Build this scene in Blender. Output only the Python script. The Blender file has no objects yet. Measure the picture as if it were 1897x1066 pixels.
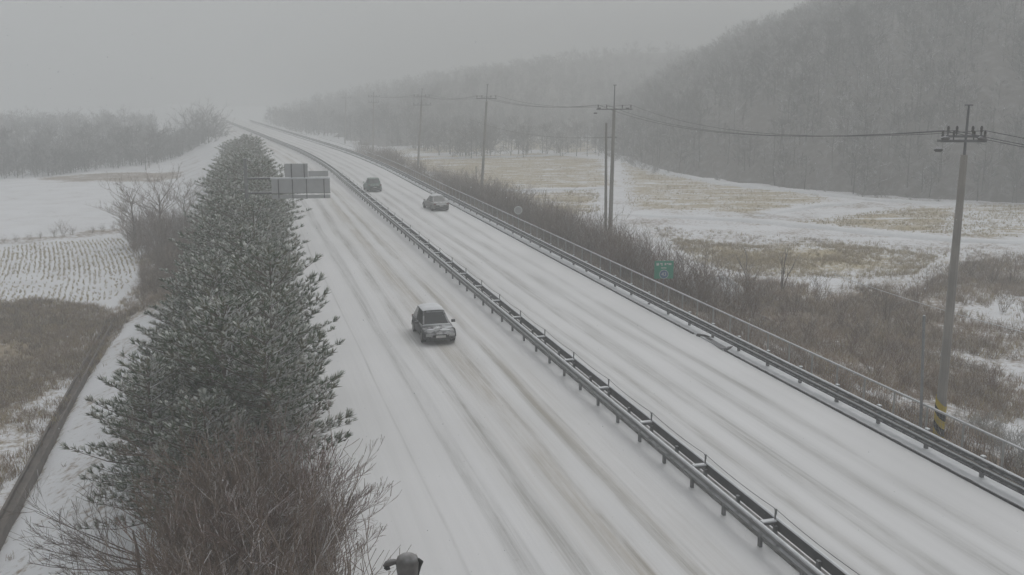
import bpy, math, random
import numpy as np
from mathutils import Vector, Matrix

# ------------------------------------------------------------------ camera, sky, sun, exposure
sc = bpy.context.scene
COL = sc.collection
CAM_H, FPX, HORIZ = 13.0, 1850.0, 165.0          # camera height (m), focal length and horizon row on a 1897 px wide frame
PITCH = math.atan((533 - HORIZ) / FPX)
cd = bpy.data.cameras.new('camera'); cam = bpy.data.objects.new('camera', cd); COL.objects.link(cam)
cam.location = (0, 0, CAM_H); cam.rotation_euler = (math.pi / 2 - PITCH, 0, 0)
cd.sensor_width = 36; cd.lens = 36 * FPX / 1897; cd.clip_start = 0.5; cd.clip_end = 6000
sc.camera = cam

SUN_EL, SUN_AZ = math.radians(50), math.radians(20)
w = bpy.data.worlds.new('World'); sc.world = w; w.use_nodes = True
nt = w.node_tree; bg = nt.nodes['Background']
sky = nt.nodes.new('ShaderNodeTexSky'); sky.sky_type = 'NISHITA'; sky.sun_disc = False
sky.sun_elevation = SUN_EL; sky.sun_rotation = SUN_AZ; sky.air_density = 1; sky.dust_density = 4; sky.ozone_density = 1
hs = nt.nodes.new('ShaderNodeHueSaturation'); hs.inputs['Saturation'].default_value = 0.07     # closed cloud deck: all but colourless
nt.links.new(sky.outputs[0], hs.inputs['Color']); nt.links.new(hs.outputs[0], bg.inputs['Color'])
bg.inputs['Strength'].default_value = 0.11
sl = bpy.data.lights.new('sun', 'SUN'); sl.energy = 0.5; sl.angle = math.radians(50); sl.color = (1, 0.97, 0.94)
so = bpy.data.objects.new('sun', sl); COL.objects.link(so); so.location = (0, 40, 60)
so.rotation_euler = (math.pi / 2 - SUN_EL, 0, -SUN_AZ + math.pi)
sc.view_settings.view_transform = 'Standard'; sc.view_settings.look = 'None'
sc.view_settings.gamma = 1; sc.view_settings.use_curve_mapping = False
sc.view_settings.exposure = 0.07
sc.cycles.max_bounces = 6; sc.cycles.diffuse_bounces = 3; sc.cycles.volume_bounces = 2; sc.cycles.transparent_max_bounces = 8
sc.cycles.use_denoising = True
sc.render.filter_size = 1.9
HAZE_DENSITY = 0.0037

R = random.Random(43)
NR = np.random.RandomState(43)

# ------------------------------------------------------------------ frames of reference
NX, NY = 0.9649, 0.2625           # unit vector across the road, towards its far side
DX, DY = -0.2625, 0.9649          # unit vector along the road
HEAD = math.atan2(0.2625, 0.9649)

def shift(u):
    """The road bends away to the left beyond 150 m."""
    u = np.asarray(u, float)
    q = np.clip(u - 150, 0, 80)
    return -0.0005 * q * q - 0.08 * np.clip(u - 230, 0, None)

def P(u, v, z=0.0):
    s = v + float(shift(u))
    return Vector((DX * u + NX * s, DY * u + NY * s, z))

def uv_of(x, y):
    u = DX * x + DY * y
    return u, NX * x + NY * y - shift(u)

def ray(px, py):
    a, b = (px - 948.5) / FPX, (533 - py) / FPX
    return Vector((a, math.cos(PITCH) + b * math.sin(PITCH), -math.sin(PITCH) + b * math.cos(PITCH)))

def at(px, py, z=0.0):
    d = ray(px, py); s = (CAM_H - z) / -d.z
    return Vector((d.x * s, d.y * s, z))

def profile(v):
    return np.interp(v, [-600, -14, -10.3, -9.0, -4, -1.0, 1.4, 1.8, 23.4, 24.3, 25.3, 29, 34, 42, 600],
                        [-4, -4, -4.0, -3.7, -1.9, -0.55, -0.12, -0.06, -0.06, -0.12, -0.35, -1.2, -2.1, -2.7, -2.75])

def lumps(x, y, s, seed):
    r = np.random.RandomState(seed); t = 0
    for k in range(6):
        a = r.uniform(0, 6.28); f = s * (1.4 ** k); ph = r.uniform(0, 6.28)
        t = t + np.sin((x * math.cos(a) + y * math.sin(a)) * f + ph + 1.3 * np.sin((y * math.cos(a) - x * math.sin(a)) * f * .7 + ph)) / (1.25 ** k)
    return t / 3.0

def ground_z(x, y):
    x = np.asarray(x, float); y = np.asarray(y, float)
    u, v = uv_of(x, y)
    off = np.clip(np.maximum(1.2 - v, v - 24.2) / 4, 0, 1)
    return profile(v) + off * (0.10 * lumps(x, y, 0.45, 5) + 0.05 * lumps(x, y, 1.7, 6))

# ------------------------------------------------------------------ mesh helpers
class MB:
    def __init__(s): s.v = []; s.f = []; s.m = []
    def add(s, vs, fs, mi=0):
        n = len(s.v); s.v.extend(vs); s.f.extend([tuple(i + n for i in f) for f in fs]); s.m.extend([mi] * len(fs))
    def box(s, c, sz, rz=0.0, mi=0, rot=None):
        m = rot if rot is not None else Matrix.Rotation(rz, 3, 'Z')
        c = Vector(c); hx, hy, hz = sz[0] / 2, sz[1] / 2, sz[2] / 2
        vs = [c + m @ Vector((a * hx, b * hy, d * hz)) for a in (-1, 1) for b in (-1, 1) for d in (-1, 1)]
        s.add(vs, [(0, 1, 3, 2), (4, 6, 7, 5), (0, 4, 5, 1), (2, 3, 7, 6), (0, 2, 6, 4), (1, 5, 7, 3)], mi)
    def tube(s, pts, rad, sides=6, mi=0, cap=True):
        pts = [Vector(p) for p in pts]
        if not hasattr(rad, '__len__'): rad = [rad] * len(pts)
        rings = []
        for i, p in enumerate(pts):
            t = (pts[min(i + 1, len(pts) - 1)] - pts[max(i - 1, 0)])
            t = t.normalized() if t.length > 1e-9 else Vector((0, 0, 1))
            a = t.cross(Vector((0, 0, 1)) if abs(t.z) < .9 else Vector((1, 0, 0))).normalized(); b = t.cross(a)
            rings.append([p + (a * math.cos(6.28319 * k / sides) + b * math.sin(6.28319 * k / sides)) * rad[i] for k in range(sides)])
        vs = [q for r in rings for q in r]; fs = []
        for i in range(len(pts) - 1):
            for k in range(sides):
                k2 = (k + 1) % sides
                fs.append((i * sides + k, i * sides + k2, (i + 1) * sides + k2, (i + 1) * sides + k))
        if cap:
            fs.append(tuple(range(sides - 1, -1, -1))); fs.append(tuple((len(pts) - 1) * sides + k for k in range(sides)))
        s.add(vs, fs, mi)
    def sweep(s, prof, us, v0, z0=0.0, mi=0, zf=None):
        """A closed cross-section (offset across the road, height) carried along the road."""
        n = len(prof); vs = []
        for u in us:
            zz = z0 + (zf(u) if zf else 0)
            vs += [P(u, v0 + a, zz + b) for a, b in prof]
        fs = []
        for i in range(len(us) - 1):
            for k in range(n):
                k2 = (k + 1) % n
                fs.append((i * n + k, i * n + k2, (i + 1) * n + k2, (i + 1) * n + k))
        fs.append(tuple(range(n))); fs.append(tuple((len(us) - 1) * n + k for k in range(n - 1, -1, -1)))
        s.add(vs, fs, mi)
    def tri(s, a, b, c, mi=0): s.add([a, b, c], [(0, 1, 2)], mi)
    def mesh(s, name, mats, smooth=False):
        me = bpy.data.meshes.new(name); me.from_pydata([tuple(v) for v in s.v], [], s.f)
        for m in (mats if isinstance(mats, (list, tuple)) else [mats]): me.materials.append(m)
        if any(s.m): me.polygons.foreach_set('material_index', s.m)
        if smooth: me.polygons.foreach_set('use_smooth', [True] * len(s.f))
        me.update(); return me
    def build(s, name, mats, parent=None, smooth=False):
        return link(name, s.mesh(name, mats, smooth), parent)
    def arrays(s):
        """Triangulated numpy copy for scattering."""
        t, m = [], []
        for f, mi in zip(s.f, s.m):
            for k in range(1, len(f) - 1): t.append((f[0], f[k], f[k + 1])); m.append(mi)
        return np.array([tuple(v) for v in s.v], float), np.array(t, int), np.array(m, int)

def link(name, data, parent=None):
    o = bpy.data.objects.new(name, data); COL.objects.link(o)
    if parent is not None: o.parent = parent
    return o
def tag(o, label, cat, group=None):
    o['label'] = label; o['category'] = cat
    if group: o['group'] = group
    return o
def thing(name, label, cat, loc=(0, 0, 0), rz=0.0, group=None):
    o = link(name, None); o.location = loc; o.rotation_euler = (0, 0, rz)
    return tag(o, label, cat, group)
def kind(o, k): o['kind'] = k; return o
def dup(root, loc, rz, scale=1.0, label=None, group=None):
    r = root.copy(); COL.objects.link(r); r.location = loc; r.rotation_euler = (0, 0, rz); r.scale = (scale,) * 3
    if label: r['label'] = label
    if group: r['group'] = group
    for ch in list(root.children):
        c = ch.copy(); COL.objects.link(c); c.parent = r
        for g in list(ch.children):
            d = g.copy(); COL.objects.link(d); d.parent = c
    return r

def scatter(name, variants, places, mats):
    """ONE mesh holding a copy of a random variant at each (x, y, z, rot, scale)."""
    V, T, I, n = [], [], [], 0
    for x, y, z, a, s in places:
        v, t, m = variants[NR.randint(len(variants))]
        c, q = math.cos(a) * s, math.sin(a) * s
        V.append(np.stack([v[:, 0] * c - v[:, 1] * q + x, v[:, 0] * q + v[:, 1] * c + y, v[:, 2] * s + z], 1)); T.append(t + n); I.append(m); n += len(v)
    return fast_mesh(name, np.concatenate(V), np.concatenate(T), mats, np.concatenate(I))

def fast_mesh(name, V, T, mats, I=None, parent=None, smooth=False):
    me = bpy.data.meshes.new(name); k = T.shape[1]
    me.vertices.add(len(V)); me.vertices.foreach_set('co', V.astype(np.float32).ravel())
    me.loops.add(T.size); me.loops.foreach_set('vertex_index', T.astype(np.int32).ravel())
    me.polygons.add(len(T)); me.polygons.foreach_set('loop_start', np.arange(0, T.size, k, dtype=np.int32))
    for m in (mats if isinstance(mats, (list, tuple)) else [mats]): me.materials.append(m)
    if I is not None: me.polygons.foreach_set('material_index', I.astype(np.int32))
    me.polygons.foreach_set('use_smooth', np.full(len(T), smooth))
    me.update(calc_edges=True); return link(name, me, parent)

def in_poly(x, y, poly):
    r = np.zeros(np.shape(x), bool); n = len(poly)
    for i in range(n):
        x1, y1 = poly[i]; x2, y2 = poly[(i + 1) % n]
        c = ((y1 > y) != (y2 > y)) & (x < (x2 - x1) * (y - y1) / (y2 - y1 + 1e-12) + x1)
        r ^= c
    return r
def edge_dist(x, y, poly, closed=True):
    d = np.full(np.shape(x), 1e9); n = len(poly)
    for i in range(n if closed else n - 1):
        x1, y1 = poly[i]; x2, y2 = poly[(i + 1) % n]
        L = (x2 - x1) ** 2 + (y2 - y1) ** 2 + 1e-9
        t = np.clip(((x - x1) * (x2 - x1) + (y - y1) * (y2 - y1)) / L, 0, 1)
        d = np.minimum(d, np.hypot(x - x1 - t * (x2 - x1), y - y1 - t * (y2 - y1)))
    return d
def soft_poly(x, y, poly, soft):
    d = edge_dist(x, y, poly); s = np.where(in_poly(x, y, poly), d, -d)
    return np.clip(0.5 + s / (2 * soft), 0, 1)
def pxpoly(pts, z): return [tuple(at(a, b, z)[:2]) for a, b in pts]

# ------------------------------------------------------------------ materials
SNOW = (0.74, 0.755, 0.78)
class NT:
    def __init__(s, name):
        s.m = bpy.data.materials.new(name); s.m.use_nodes = True; s.t = s.m.node_tree; s.b = s.t.nodes['Principled BSDF']
    def n(s, typ, **kw):
        nd = s.t.nodes.new('ShaderNode' + typ)
        for k, v in kw.items(): setattr(nd, k, v)
        return nd
    def l(s, a, b): s.t.links.new(a, b)
    def val(s, sock, v):
        if hasattr(v, 'is_output') or hasattr(v, 'links'): s.l(v, sock)
        else: sock.default_value = v
    def math(s, op, a, b=0.0, clamp=False):
        nd = s.n('Math', operation=op); nd.use_clamp = clamp; s.val(nd.inputs[0], a); s.val(nd.inputs[1], b); return nd.outputs[0]
    def coord(s, kind='Object', scale=(1, 1, 1)):
        mp = s.n('Mapping'); s.l(s.n('TexCoord').outputs[kind], mp.inputs[0]); mp.inputs['Scale'].default_value = scale; return mp.outputs[0]
    def pos(s, scale=(1, 1, 1)):
        mp = s.n('Mapping'); s.l(s.n('NewGeometry').outputs['Position'], mp.inputs[0]); mp.inputs['Scale'].default_value = scale; return mp.outputs[0]
    def noise(s, vec, scale, detail=4, rough=.55):
        nd = s.n('TexNoise'); s.l(vec, nd.inputs['Vector']); nd.inputs['Scale'].default_value = scale
        nd.inputs['Detail'].default_value = detail; nd.inputs['Roughness'].default_value = rough; return nd.outputs['Fac']
    def ramp(s, f, a, b, lo=0.0, hi=1.0):
        nd = s.n('MapRange', interpolation_type='SMOOTHSTEP'); s.val(nd.inputs['Value'], f)
        nd.inputs['From Min'].default_value = a; nd.inputs['From Max'].default_value = b
        nd.inputs['To Min'].default_value = lo; nd.inputs['To Max'].default_value = hi; return nd.outputs[0]
    def mix(s, f, a, b):
        nd = s.n('Mix', data_type='RGBA'); s.val(nd.inputs[0], f)
        for sock, c in ((nd.inputs[6], a), (nd.inputs[7], b)):
            if isinstance(c, tuple): sock.default_value = (*c[:3], 1)
            else: s.l(c, sock)
        return nd.outputs[2]
    def up(s, lo=.25, hi=.75):
        sp = s.n('SeparateXYZ'); s.l(s.n('NewGeometry').outputs['Normal'], sp.inputs[0]); return s.ramp(sp.outputs[2], lo, hi)
    def out(s, col, rough=.8, metal=0.0, bump=None, bstr=.3, bdist=.05):
        s.val(s.b.inputs['Base Color'], col if not isinstance(col, tuple) else (*col[:3], 1))
        s.val(s.b.inputs['Roughness'], rough); s.b.inputs['Metallic'].default_value = metal
        if bump is not None:
            bp = s.n('Bump'); bp.inputs['Strength'].default_value = bstr; bp.inputs['Distance'].default_value = bdist
            s.l(bump, bp.inputs['Height']); s.l(bp.outputs[0], s.b.inputs['Normal'])
        return s.m

def plain(name, c1, c2=None, scale=3.0, rough=.8, metal=0.0, snow=0.0, sscale=4.0, lo=.25, hi=.75):
    """Two-tone weathered colour; snow lies on what faces up."""
    k = NT(name); v = k.pos()
    col = k.mix(k.ramp(k.noise(v, scale), .3, .7), c1, c2 or tuple(c * .75 for c in c1))
    r = rough
    if snow > 0:
        f = k.math('MULTIPLY', k.up(lo, hi), k.ramp(k.noise(v, sscale, 3), .5 - snow * .5, .75 - snow * .5))
        f = k.math('MULTIPLY', f, min(1, snow * 1.3)); col = k.mix(f, col, SNOW)
        r = k.math('ADD', rough, k.math('MULTIPLY', f, .9 - rough))
    return k.out(col, r, metal)

m_bark   = plain('bark', (.19, .155, .13), (.12, .098, .084), 6, .9, snow=.55, lo=.1, hi=.7)
m_twig   = plain('twig', (.25, .19, .145), (.165, .125, .098), 1.5, .9, snow=.42, lo=.2, hi=.8)
m_twig_red = plain('twig_reddish', (.255, .18, .15), (.17, .12, .10), 1.5, .9, snow=.38, lo=.2, hi=.8)
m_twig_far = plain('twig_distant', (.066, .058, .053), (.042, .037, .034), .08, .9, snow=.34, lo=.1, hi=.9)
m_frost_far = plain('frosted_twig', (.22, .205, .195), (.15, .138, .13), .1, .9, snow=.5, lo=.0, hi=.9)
m_needle = plain('pine_needles', (.15, .19, .118), (.10, .13, .08), 1.2, .75, snow=.5, lo=.0, hi=.9)
m_needle2 = plain('pine_needles_olive', (.225, .22, .155), (.16, .16, .11), 1.2, .75, snow=.6, lo=.0, hi=.9)
m_clump  = plain('snow_on_needles', (.62, .63, .61), (.46, .47, .43), 5, .9)
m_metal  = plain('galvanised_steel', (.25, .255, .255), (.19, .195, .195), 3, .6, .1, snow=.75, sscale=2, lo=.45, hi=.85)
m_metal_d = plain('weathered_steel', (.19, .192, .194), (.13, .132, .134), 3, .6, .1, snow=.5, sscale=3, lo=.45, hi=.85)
m_wire   = plain('wire', (.11, .11, .112), None, 3, .6, .2)
m_wire_snow = plain('snowy_wire', (.30, .30, .30), (.42, .42, .42), 3, .8, snow=.6, lo=-.2, hi=.5)
m_conc   = plain('concrete', (.25, .24, .225), (.19, .18, .17), 1.5, .85, snow=.5)
m_pole   = plain('pole_concrete', (.31, .29, .265), (.24, .228, .21), 1.0, .85)
m_porc   = plain('porcelain', (.11, .105, .10), None, 3, .5, snow=.6, lo=.3, hi=.8)
m_rail_snow = plain('settled_snow', SNOW, (.66, .68, .70), 2, .9)
m_black  = plain('black_rubber', (.018, .018, .019), None, 5, .7)
m_asph   = plain('asphalt_kerb', (.03, .03, .031), (.045, .045, .046), 4, .85, snow=.35, sscale=1.5, lo=.8, hi=1)
m_bare   = plain('sheltered_asphalt', (.07, .068, .065), (.22, .22, .22), 1.5, .9)
m_yellow = plain('stripe_yellow', (.55, .42, .03), (.45, .34, .03), 4, .6)
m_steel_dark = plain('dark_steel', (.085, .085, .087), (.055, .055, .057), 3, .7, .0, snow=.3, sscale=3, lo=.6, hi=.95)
m_post_pale = plain('pale_post', (.40, .40, .39), (.32, .32, .31), 4, .7)
m_panel  = plain('sign_back', (.50, .505, .51), (.44, .445, .45), 1.5, .6)
m_straw  = plain('straw', (.46, .37, .20), (.34, .27, .155), .8, .9, snow=.4, lo=-.1, hi=.9)
m_weed   = plain('dry_weed', (.34, .25, .175), (.215, .165, .125), .22, .9, snow=.4, lo=.0, hi=.9)
m_frost  = plain('frosted_weed', (.42, .42, .41), (.28, .27, .25), 1.5, .9)
m_lamp   = plain('grey_housing', (.15, .14, .133), (.10, .095, .09), 9, .6, snow=.2)
m_lampe  = plain('dark_housing_edge', (.03, .031, .03), None, 9, .6)
m_dim    = plain('channel_mud', (.16, .138, .12), (.11, .096, .086), 1.5, .9)

def ground_material():
    k = NT('snowy_ground')
    at_ = k.n('Attribute', attribute_name='veg').outputs['Fac']; st = k.n('Attribute', attribute_name='straw').outputs['Fac']
    p = k.pos(); fine = k.noise(p, 2.3, 6, .7); big = k.noise(p, .22, 4); grit = k.noise(p, 7, 3)
    f = k.math('ADD', at_, k.math('MULTIPLY', k.math('SUBTRACT', fine, .5), 1.5))
    f = k.math('ADD', f, k.math('MULTIPLY', k.math('SUBTRACT', big, .5), 1.0))
    rw = k.n('Attribute', attribute_name='rows').outputs['Fac']
    mp = k.n('Mapping'); k.l(k.n('NewGeometry').outputs['Position'], mp.inputs[0]); mp.inputs['Rotation'].default_value = (0, 0, .18); mp.inputs['Scale'].default_value = (.10, 1.1, 1)
    f = k.math('ADD', f, k.math('MULTIPLY', rw, k.math('MULTIPLY', k.math('SUBTRACT', k.noise(mp.outputs[0], 1, 5, .65), .5), 1.6)))
    f = k.ramp(f, .36, .76)
    brown = k.mix(k.ramp(grit, .35, .65), (.205, .16, .122), (.30, .24, .18))
    straw = k.mix(k.ramp(grit, .35, .65), (.47, .39, .22), (.36, .29, .15))
    soil = k.mix(st, brown, straw)
    snow = k.mix(k.ramp(big, .3, .7), SNOW, (.68, .69, .71))
    return k.out(k.mix(f, snow, soil), .9, 0, fine, .5, .12)
m_ground = ground_material()

def road_material():
    k = NT('snow_covered_road')
    uvn = k.n('UVMap', uv_map='road'); sp = k.n('SeparateXYZ'); k.l(uvn.outputs[0], sp.inputs[0])
    mp = k.n('Mapping'); k.l(uvn.outputs[0], mp.inputs[0]); mp.inputs['Scale'].default_value = (2.6, .035, 1)
    streak = k.noise(mp.outputs[0], 1, 6, .65)
    mp2 = k.n('Mapping'); k.l(uvn.outputs[0], mp2.inputs[0]); mp2.inputs['Scale'].default_value = (.25, .03, 1)
    wob = k.noise(mp2.outputs[0], 1, 2); blot = k.noise(mp2.outputs[0], 3.0, 5, .7)
    mp3 = k.n('Mapping'); k.l(uvn.outputs[0], mp3.inputs[0]); mp3.inputs['Scale'].default_value = (9, .09, 1); fine2 = k.noise(mp3.outputs[0], 1, 4, .7)
    p = k.pos(); fine = k.noise(p, 5, 5, .7); big = k.noise(p, .1, 3)
    v = k.math('ADD', sp.outputs[0], k.math('MULTIPLY', k.math('SUBTRACT', wob, .5), 1.3))
    def tracks(lst):
        t = None
        for c, wd, a in lst:
            d = k.math('DIVIDE', k.math('SUBTRACT', v, c), wd)
            g = k.math('MULTIPLY', k.math('EXPONENT', k.math('MULTIPLY', k.math('MULTIPLY', d, d), -1)), a)
            t = g if t is None else k.math('ADD', t, g)
        return t
    grey = tracks([(5.35, .05, .35), (6.95, .26, .55), (7.3, .09, .3), (8.5, .34, .75), (10.0, .62, .5), (10.35, .10, .5), (11.5, .26, .8), (11.95, .08, .35), (12.7, .4, .2),
                   (15.75, .3, .42), (16.6, .30, .65), (17.7, .16, .5), (18.1, .3, .6), (19.75, .4, .55), (21.15, .3, .5), (7.9, .12, -.3), (9.1, .16, -.3)])
    brown = tracks([(10.05, .5, .9), (9.1, .3, .25), (11.55, .3, .55), (8.3, .4, .2), (16.7, .4, .14), (17.9, .3, .08), (12.4, .5, .3)])
    mod = k.math('MULTIPLY', k.math('MULTIPLY', k.ramp(streak, .25, .75, .6, 1.25), k.ramp(fine2, .3, .7, .55, 1.35)), k.ramp(blot, .3, .65, .35, 1.25))
    fg = k.math('MULTIPLY', grey, mod, True); fb = k.math('MULTIPLY', brown, mod, True)
    base = k.mix(k.ramp(streak, .35, .8, 0, .55), (.72, .725, .735), (.62, .625, .63))
    base = k.mix(k.ramp(big, .35, .7, 0, .35), base, (.58, .585, .59))
    col = k.mix(k.math('MULTIPLY', fg, .92), base, (.32, .32, .31))
    col = k.mix(k.math('MULTIPLY', fb, .44), col, (.43, .375, .295))
    col = k.mix(k.math('MULTIPLY', k.ramp(fine, .56, .75), k.math('MULTIPLY', fg, .55)), col, (.22, .21, .19))
    h = k.math('SUBTRACT', k.math('MULTIPLY', fine, .15), k.math('MULTIPLY', fg, 1.0))
    h = k.math('ADD', h, k.math('MULTIPLY', streak, .5))
    return k.out(col, .8, 0, h, .5, .04)
m_road = road_material()

# ------------------------------------------------------------------ ground
BROWN_L = pxpoly([(-120, 570), (60, 555), (180, 570), (262, 588), (250, 600), (180, 680), (120, 768), (50, 860), (-20, 930), (-120, 960)], -4)
SCRUB_L = pxpoly([(255, 470), (330, 440), (400, 440), (420, 560), (330, 590), (240, 590), (215, 560), (262, 520)], -3.5)
STRIP_L = pxpoly([(60, 330), (200, 320), (340, 318), (350, 328), (290, 338), (150, 338), (70, 336)], -4)
HEDGE_L = pxpoly([(-100, 445), (90, 438), (140, 430), (235, 418), (260, 430), (150, 442), (60, 452), (-100, 458)], -4)
BROWN_R = pxpoly([(1290, 500), (1440, 490), (1560, 500), (1700, 500), (1790, 460), (1960, 440), (1960, 520), (1850, 510), (1830, 550), (1960, 590), (1960, 640), (1860, 630),
                  (1790, 610), (1800, 640), (1960, 660), (1960, 740), (1830, 760), (1960, 960), (1820, 900), (1500, 700), (1330, 600)], -1.2)
YELLOW_R = pxpoly([(1240, 430), (1400, 445), (1560, 440), (1740, 462), (1700, 495), (1560, 502), (1420, 498), (1300, 480)], -2)

FIELDS = [(pxpoly(p_, -2.7), a_) for p_, a_ in (
    ([(705, 292), (850, 288), (1000, 284), (1118, 296), (1128, 322), (1150, 345), (1000, 352), (890, 352), (800, 330), (735, 307)], .60),
    ([(708, 280), (860, 266), (1000, 257), (1112, 262), (1118, 290), (1000, 278), (850, 283), (720, 288)], .52),
    ([(1150, 300), (1225, 322), (1330, 340), (1470, 352), (1560, 372), (1390, 396), (1270, 392), (1165, 384), (1155, 345)], .58),
    ([(1480, 412), (1600, 396), (1690, 384), (1772, 386), (1770, 436), (1640, 428), (1560, 420)], .62),
    ([(1785, 380), (1990, 382), (1990, 440), (1782, 440)], .40),
    ([(900, 358), (1010, 357), (1110, 352), (1112, 392), (1050, 405), (960, 385)], .55))]
def build_terrain():
    us = np.concatenate([np.arange(-60, 0, 4), np.arange(0, 135, .8), np.arange(135, 350, 2.5), np.arange(350, 980, 12)])
    vs = np.concatenate([np.arange(-700, -80, 14), np.arange(-80, -30, 1.6), np.arange(-30, 60, .7), np.arange(60, 125, 1.4), np.arange(125, 700, 14)])
    U, V = np.meshgrid(us, vs, indexing='ij'); S = V + shift(U)
    X, Y = DX * U + NX * S, DY * U + NY * S; Z = ground_z(X, Y)
    v = V
    chan = np.exp(-((v + 9.72) / .34) ** 2) * np.clip((80 - U) / 3, 0, 1)
    Z = Z - .35 * chan
    nse = .5 + .5 * lumps(X, Y, .5, 9)
    veg = np.zeros_like(X)
    veg = np.maximum(veg, .72 * soft_poly(X, Y, BROWN_L, 3.5))
    veg = np.maximum(veg, .8 * soft_poly(X, Y, SCRUB_L, 2.5))
    veg = np.maximum(veg, .75 * soft_poly(X, Y, STRIP_L, 2.5))
    veg = np.maximum(veg, .55 * soft_poly(X, Y, HEDGE_L, 1.2))
    veg = np.maximum(veg, .72 * soft_poly(X, Y, BROWN_R, 4.0))
    veg = np.maximum(veg, .7 * soft_poly(X, Y, YELLOW_R, 5.0))
    veg = np.maximum(veg, .85 * np.clip(1 - np.abs(v + .8) / 3.0, 0, 1) ** .5 * (U > 10) * (U < 200))       # under the roadside trees
    veg = np.maximum(veg, .8 * np.clip((v - 24.6) / .8, 0, 1) * np.clip((33 - v) / 3, 0, 1) * np.clip((240 - U) / 60, 0, 1) * np.clip((U - 48) / 8, 0, 1))
    veg = np.maximum(veg, 1.25 * np.clip((v - 24.3) / .4, 0, 1) * np.clip((28.5 - v) / 2, 0, 1) * np.clip((240 - U) / 60, 0, 1))
    veg = np.maximum(veg, .34 * np.clip((-4.2 - v) / 1.0, 0, 1) * np.clip((v + 9.6) / 1.0, 0, 1))                                # specks on the snowy bank
    veg = np.maximum(veg, .40 * np.clip((v - 28) / 4, 0, 1) * np.clip((112 - v) / 8, 0, 1) * np.clip((150 - U) / 20, 0, 1))
    veg = np.maximum(veg, .22 * (v < -14))
    veg = np.maximum(veg, chan * .9)
    rows = np.zeros_like(X)
    for poly, amt in FIELDS:
        sp_ = soft_poly(X, Y, poly, 2.0); veg = np.maximum(veg, (amt + .07) * sp_); rows = np.maximum(rows, sp_)
    stw = np.maximum(np.maximum(soft_poly(X, Y, YELLOW_R, 4.0), rows * .8), .25 * soft_poly(X, Y, BROWN_L, 2.5))
    n, m = len(us), len(vs); idx = np.arange(n * m).reshape(n, m)
    T = np.stack([idx[:-1, :-1], idx[:-1, 1:], idx[1:, 1:], idx[1:, :-1]], -1).reshape(-1, 4)[:, ::-1]
    o = fast_mesh('ground', np.stack([X, Y, Z], -1).reshape(-1, 3), T, m_ground, smooth=True)
    for nm, a in (('veg', veg), ('straw', stw), ('rows', rows)):
        at_ = o.data.attributes.new(nm, 'FLOAT', 'POINT'); at_.data.foreach_set('value', a.astype(np.float32).ravel())
    kind(o, 'structure')
build_terrain()

def build_road():
    us = np.concatenate([np.arange(-20, 150, 1.5), np.arange(150, 760, 5)])
    vs = np.concatenate([[1.75, 1.9], np.arange(2.2, 23.2, .35), [23.25]])
    U, V = np.meshgrid(us, vs, indexing='ij'); S = V + shift(U)
    X, Y = DX * U + NX * S, DY * U + NY * S
    Z = .012 * lumps(V * 3, U * .05, 1.0, 3)
    for c in (6.95, 8.5, 10.1, 11.5, 16.6, 18.0, 19.75, 21.15): Z -= .022 * np.exp(-((V - c) / .3) ** 2)
    Z[:, 0] = -.05
    n, m = len(us), len(vs); idx = np.arange(n * m).reshape(n, m)
    T = np.stack([idx[:-1, :-1], idx[:-1, 1:], idx[1:, 1:], idx[1:, :-1]], -1).reshape(-1, 4)[:, ::-1]
    o = fast_mesh('road', np.stack([X, Y, Z], -1).reshape(-1, 3), T, m_road, smooth=True)
    uvl = o.data.uv_layers.new(name='road'); UVs = np.stack([V, U], -1).reshape(-1, 2)[T.ravel()]
    uvl.data.foreach_set('uv', UVs.astype(np.float32).ravel()); kind(o, 'structure')
build_road()

# snow-free strip that lies sheltered between the two rails of the median
mb = MB(); US = list(np.arange(14, 150, 2)) + list(np.arange(150, 420, 8))
mb.sweep([(-.04, .0), (.66, .0), (.66, .03), (-.04, .03)], US, 14.27)
kind(mb.build('median_strip', m_bare), 'structure')

# gutter shoulder beyond the kerb on the far side
mb = MB(); mb.sweep([(-.02, -.1), (1.15, -.1), (1.15, .03), (.5, .06), (-.02, .055)], US, 23.32)
kind(mb.build('shoulder', m_rail_snow), 'structure')

def ridge(name, px, z, wid, hgt, mat=None):
    pts = [at(a, b, z) for a, b in px]; b = MB(); vs = []; fs = []; pr = [(-1, -.3), (-.6, .6), (0, 1), (.6, .6), (1, -.3)]
    fine = []
    for i in range(len(pts) - 1):
        k = max(2, int((pts[i + 1] - pts[i]).length / 2.5))
        fine += [pts[i].lerp(pts[i + 1], j / k) for j in range(k)]
    fine.append(pts[-1])
    for i, p in enumerate(fine):
        t = (fine[min(i + 1, len(fine) - 1)] - fine[max(i - 1, 0)]).normalized(); s = Vector((t.y, -t.x, 0))
        ww, hh = wid * 1.5 * R.uniform(.7, 1.3), hgt * .8 * R.uniform(.7, 1.3) * min(1, i / 4, (len(fine) - 1 - i) / 4)
        vs += [p + s * a * ww + Vector((0, 0, c * hh)) for a, c in pr]
        for q_ in (-5, -1): vs[q_].z = z - .4
    for i in range(len(fine) - 1):
        for k in range(4): fs.append((i * 5 + k, i * 5 + k + 1, i * 5 + 6 + k, i * 5 + 5 + k))
    b.add(vs, fs); return kind(b.build(name, mat or m_rail_snow, smooth=True), 'structure')
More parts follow.
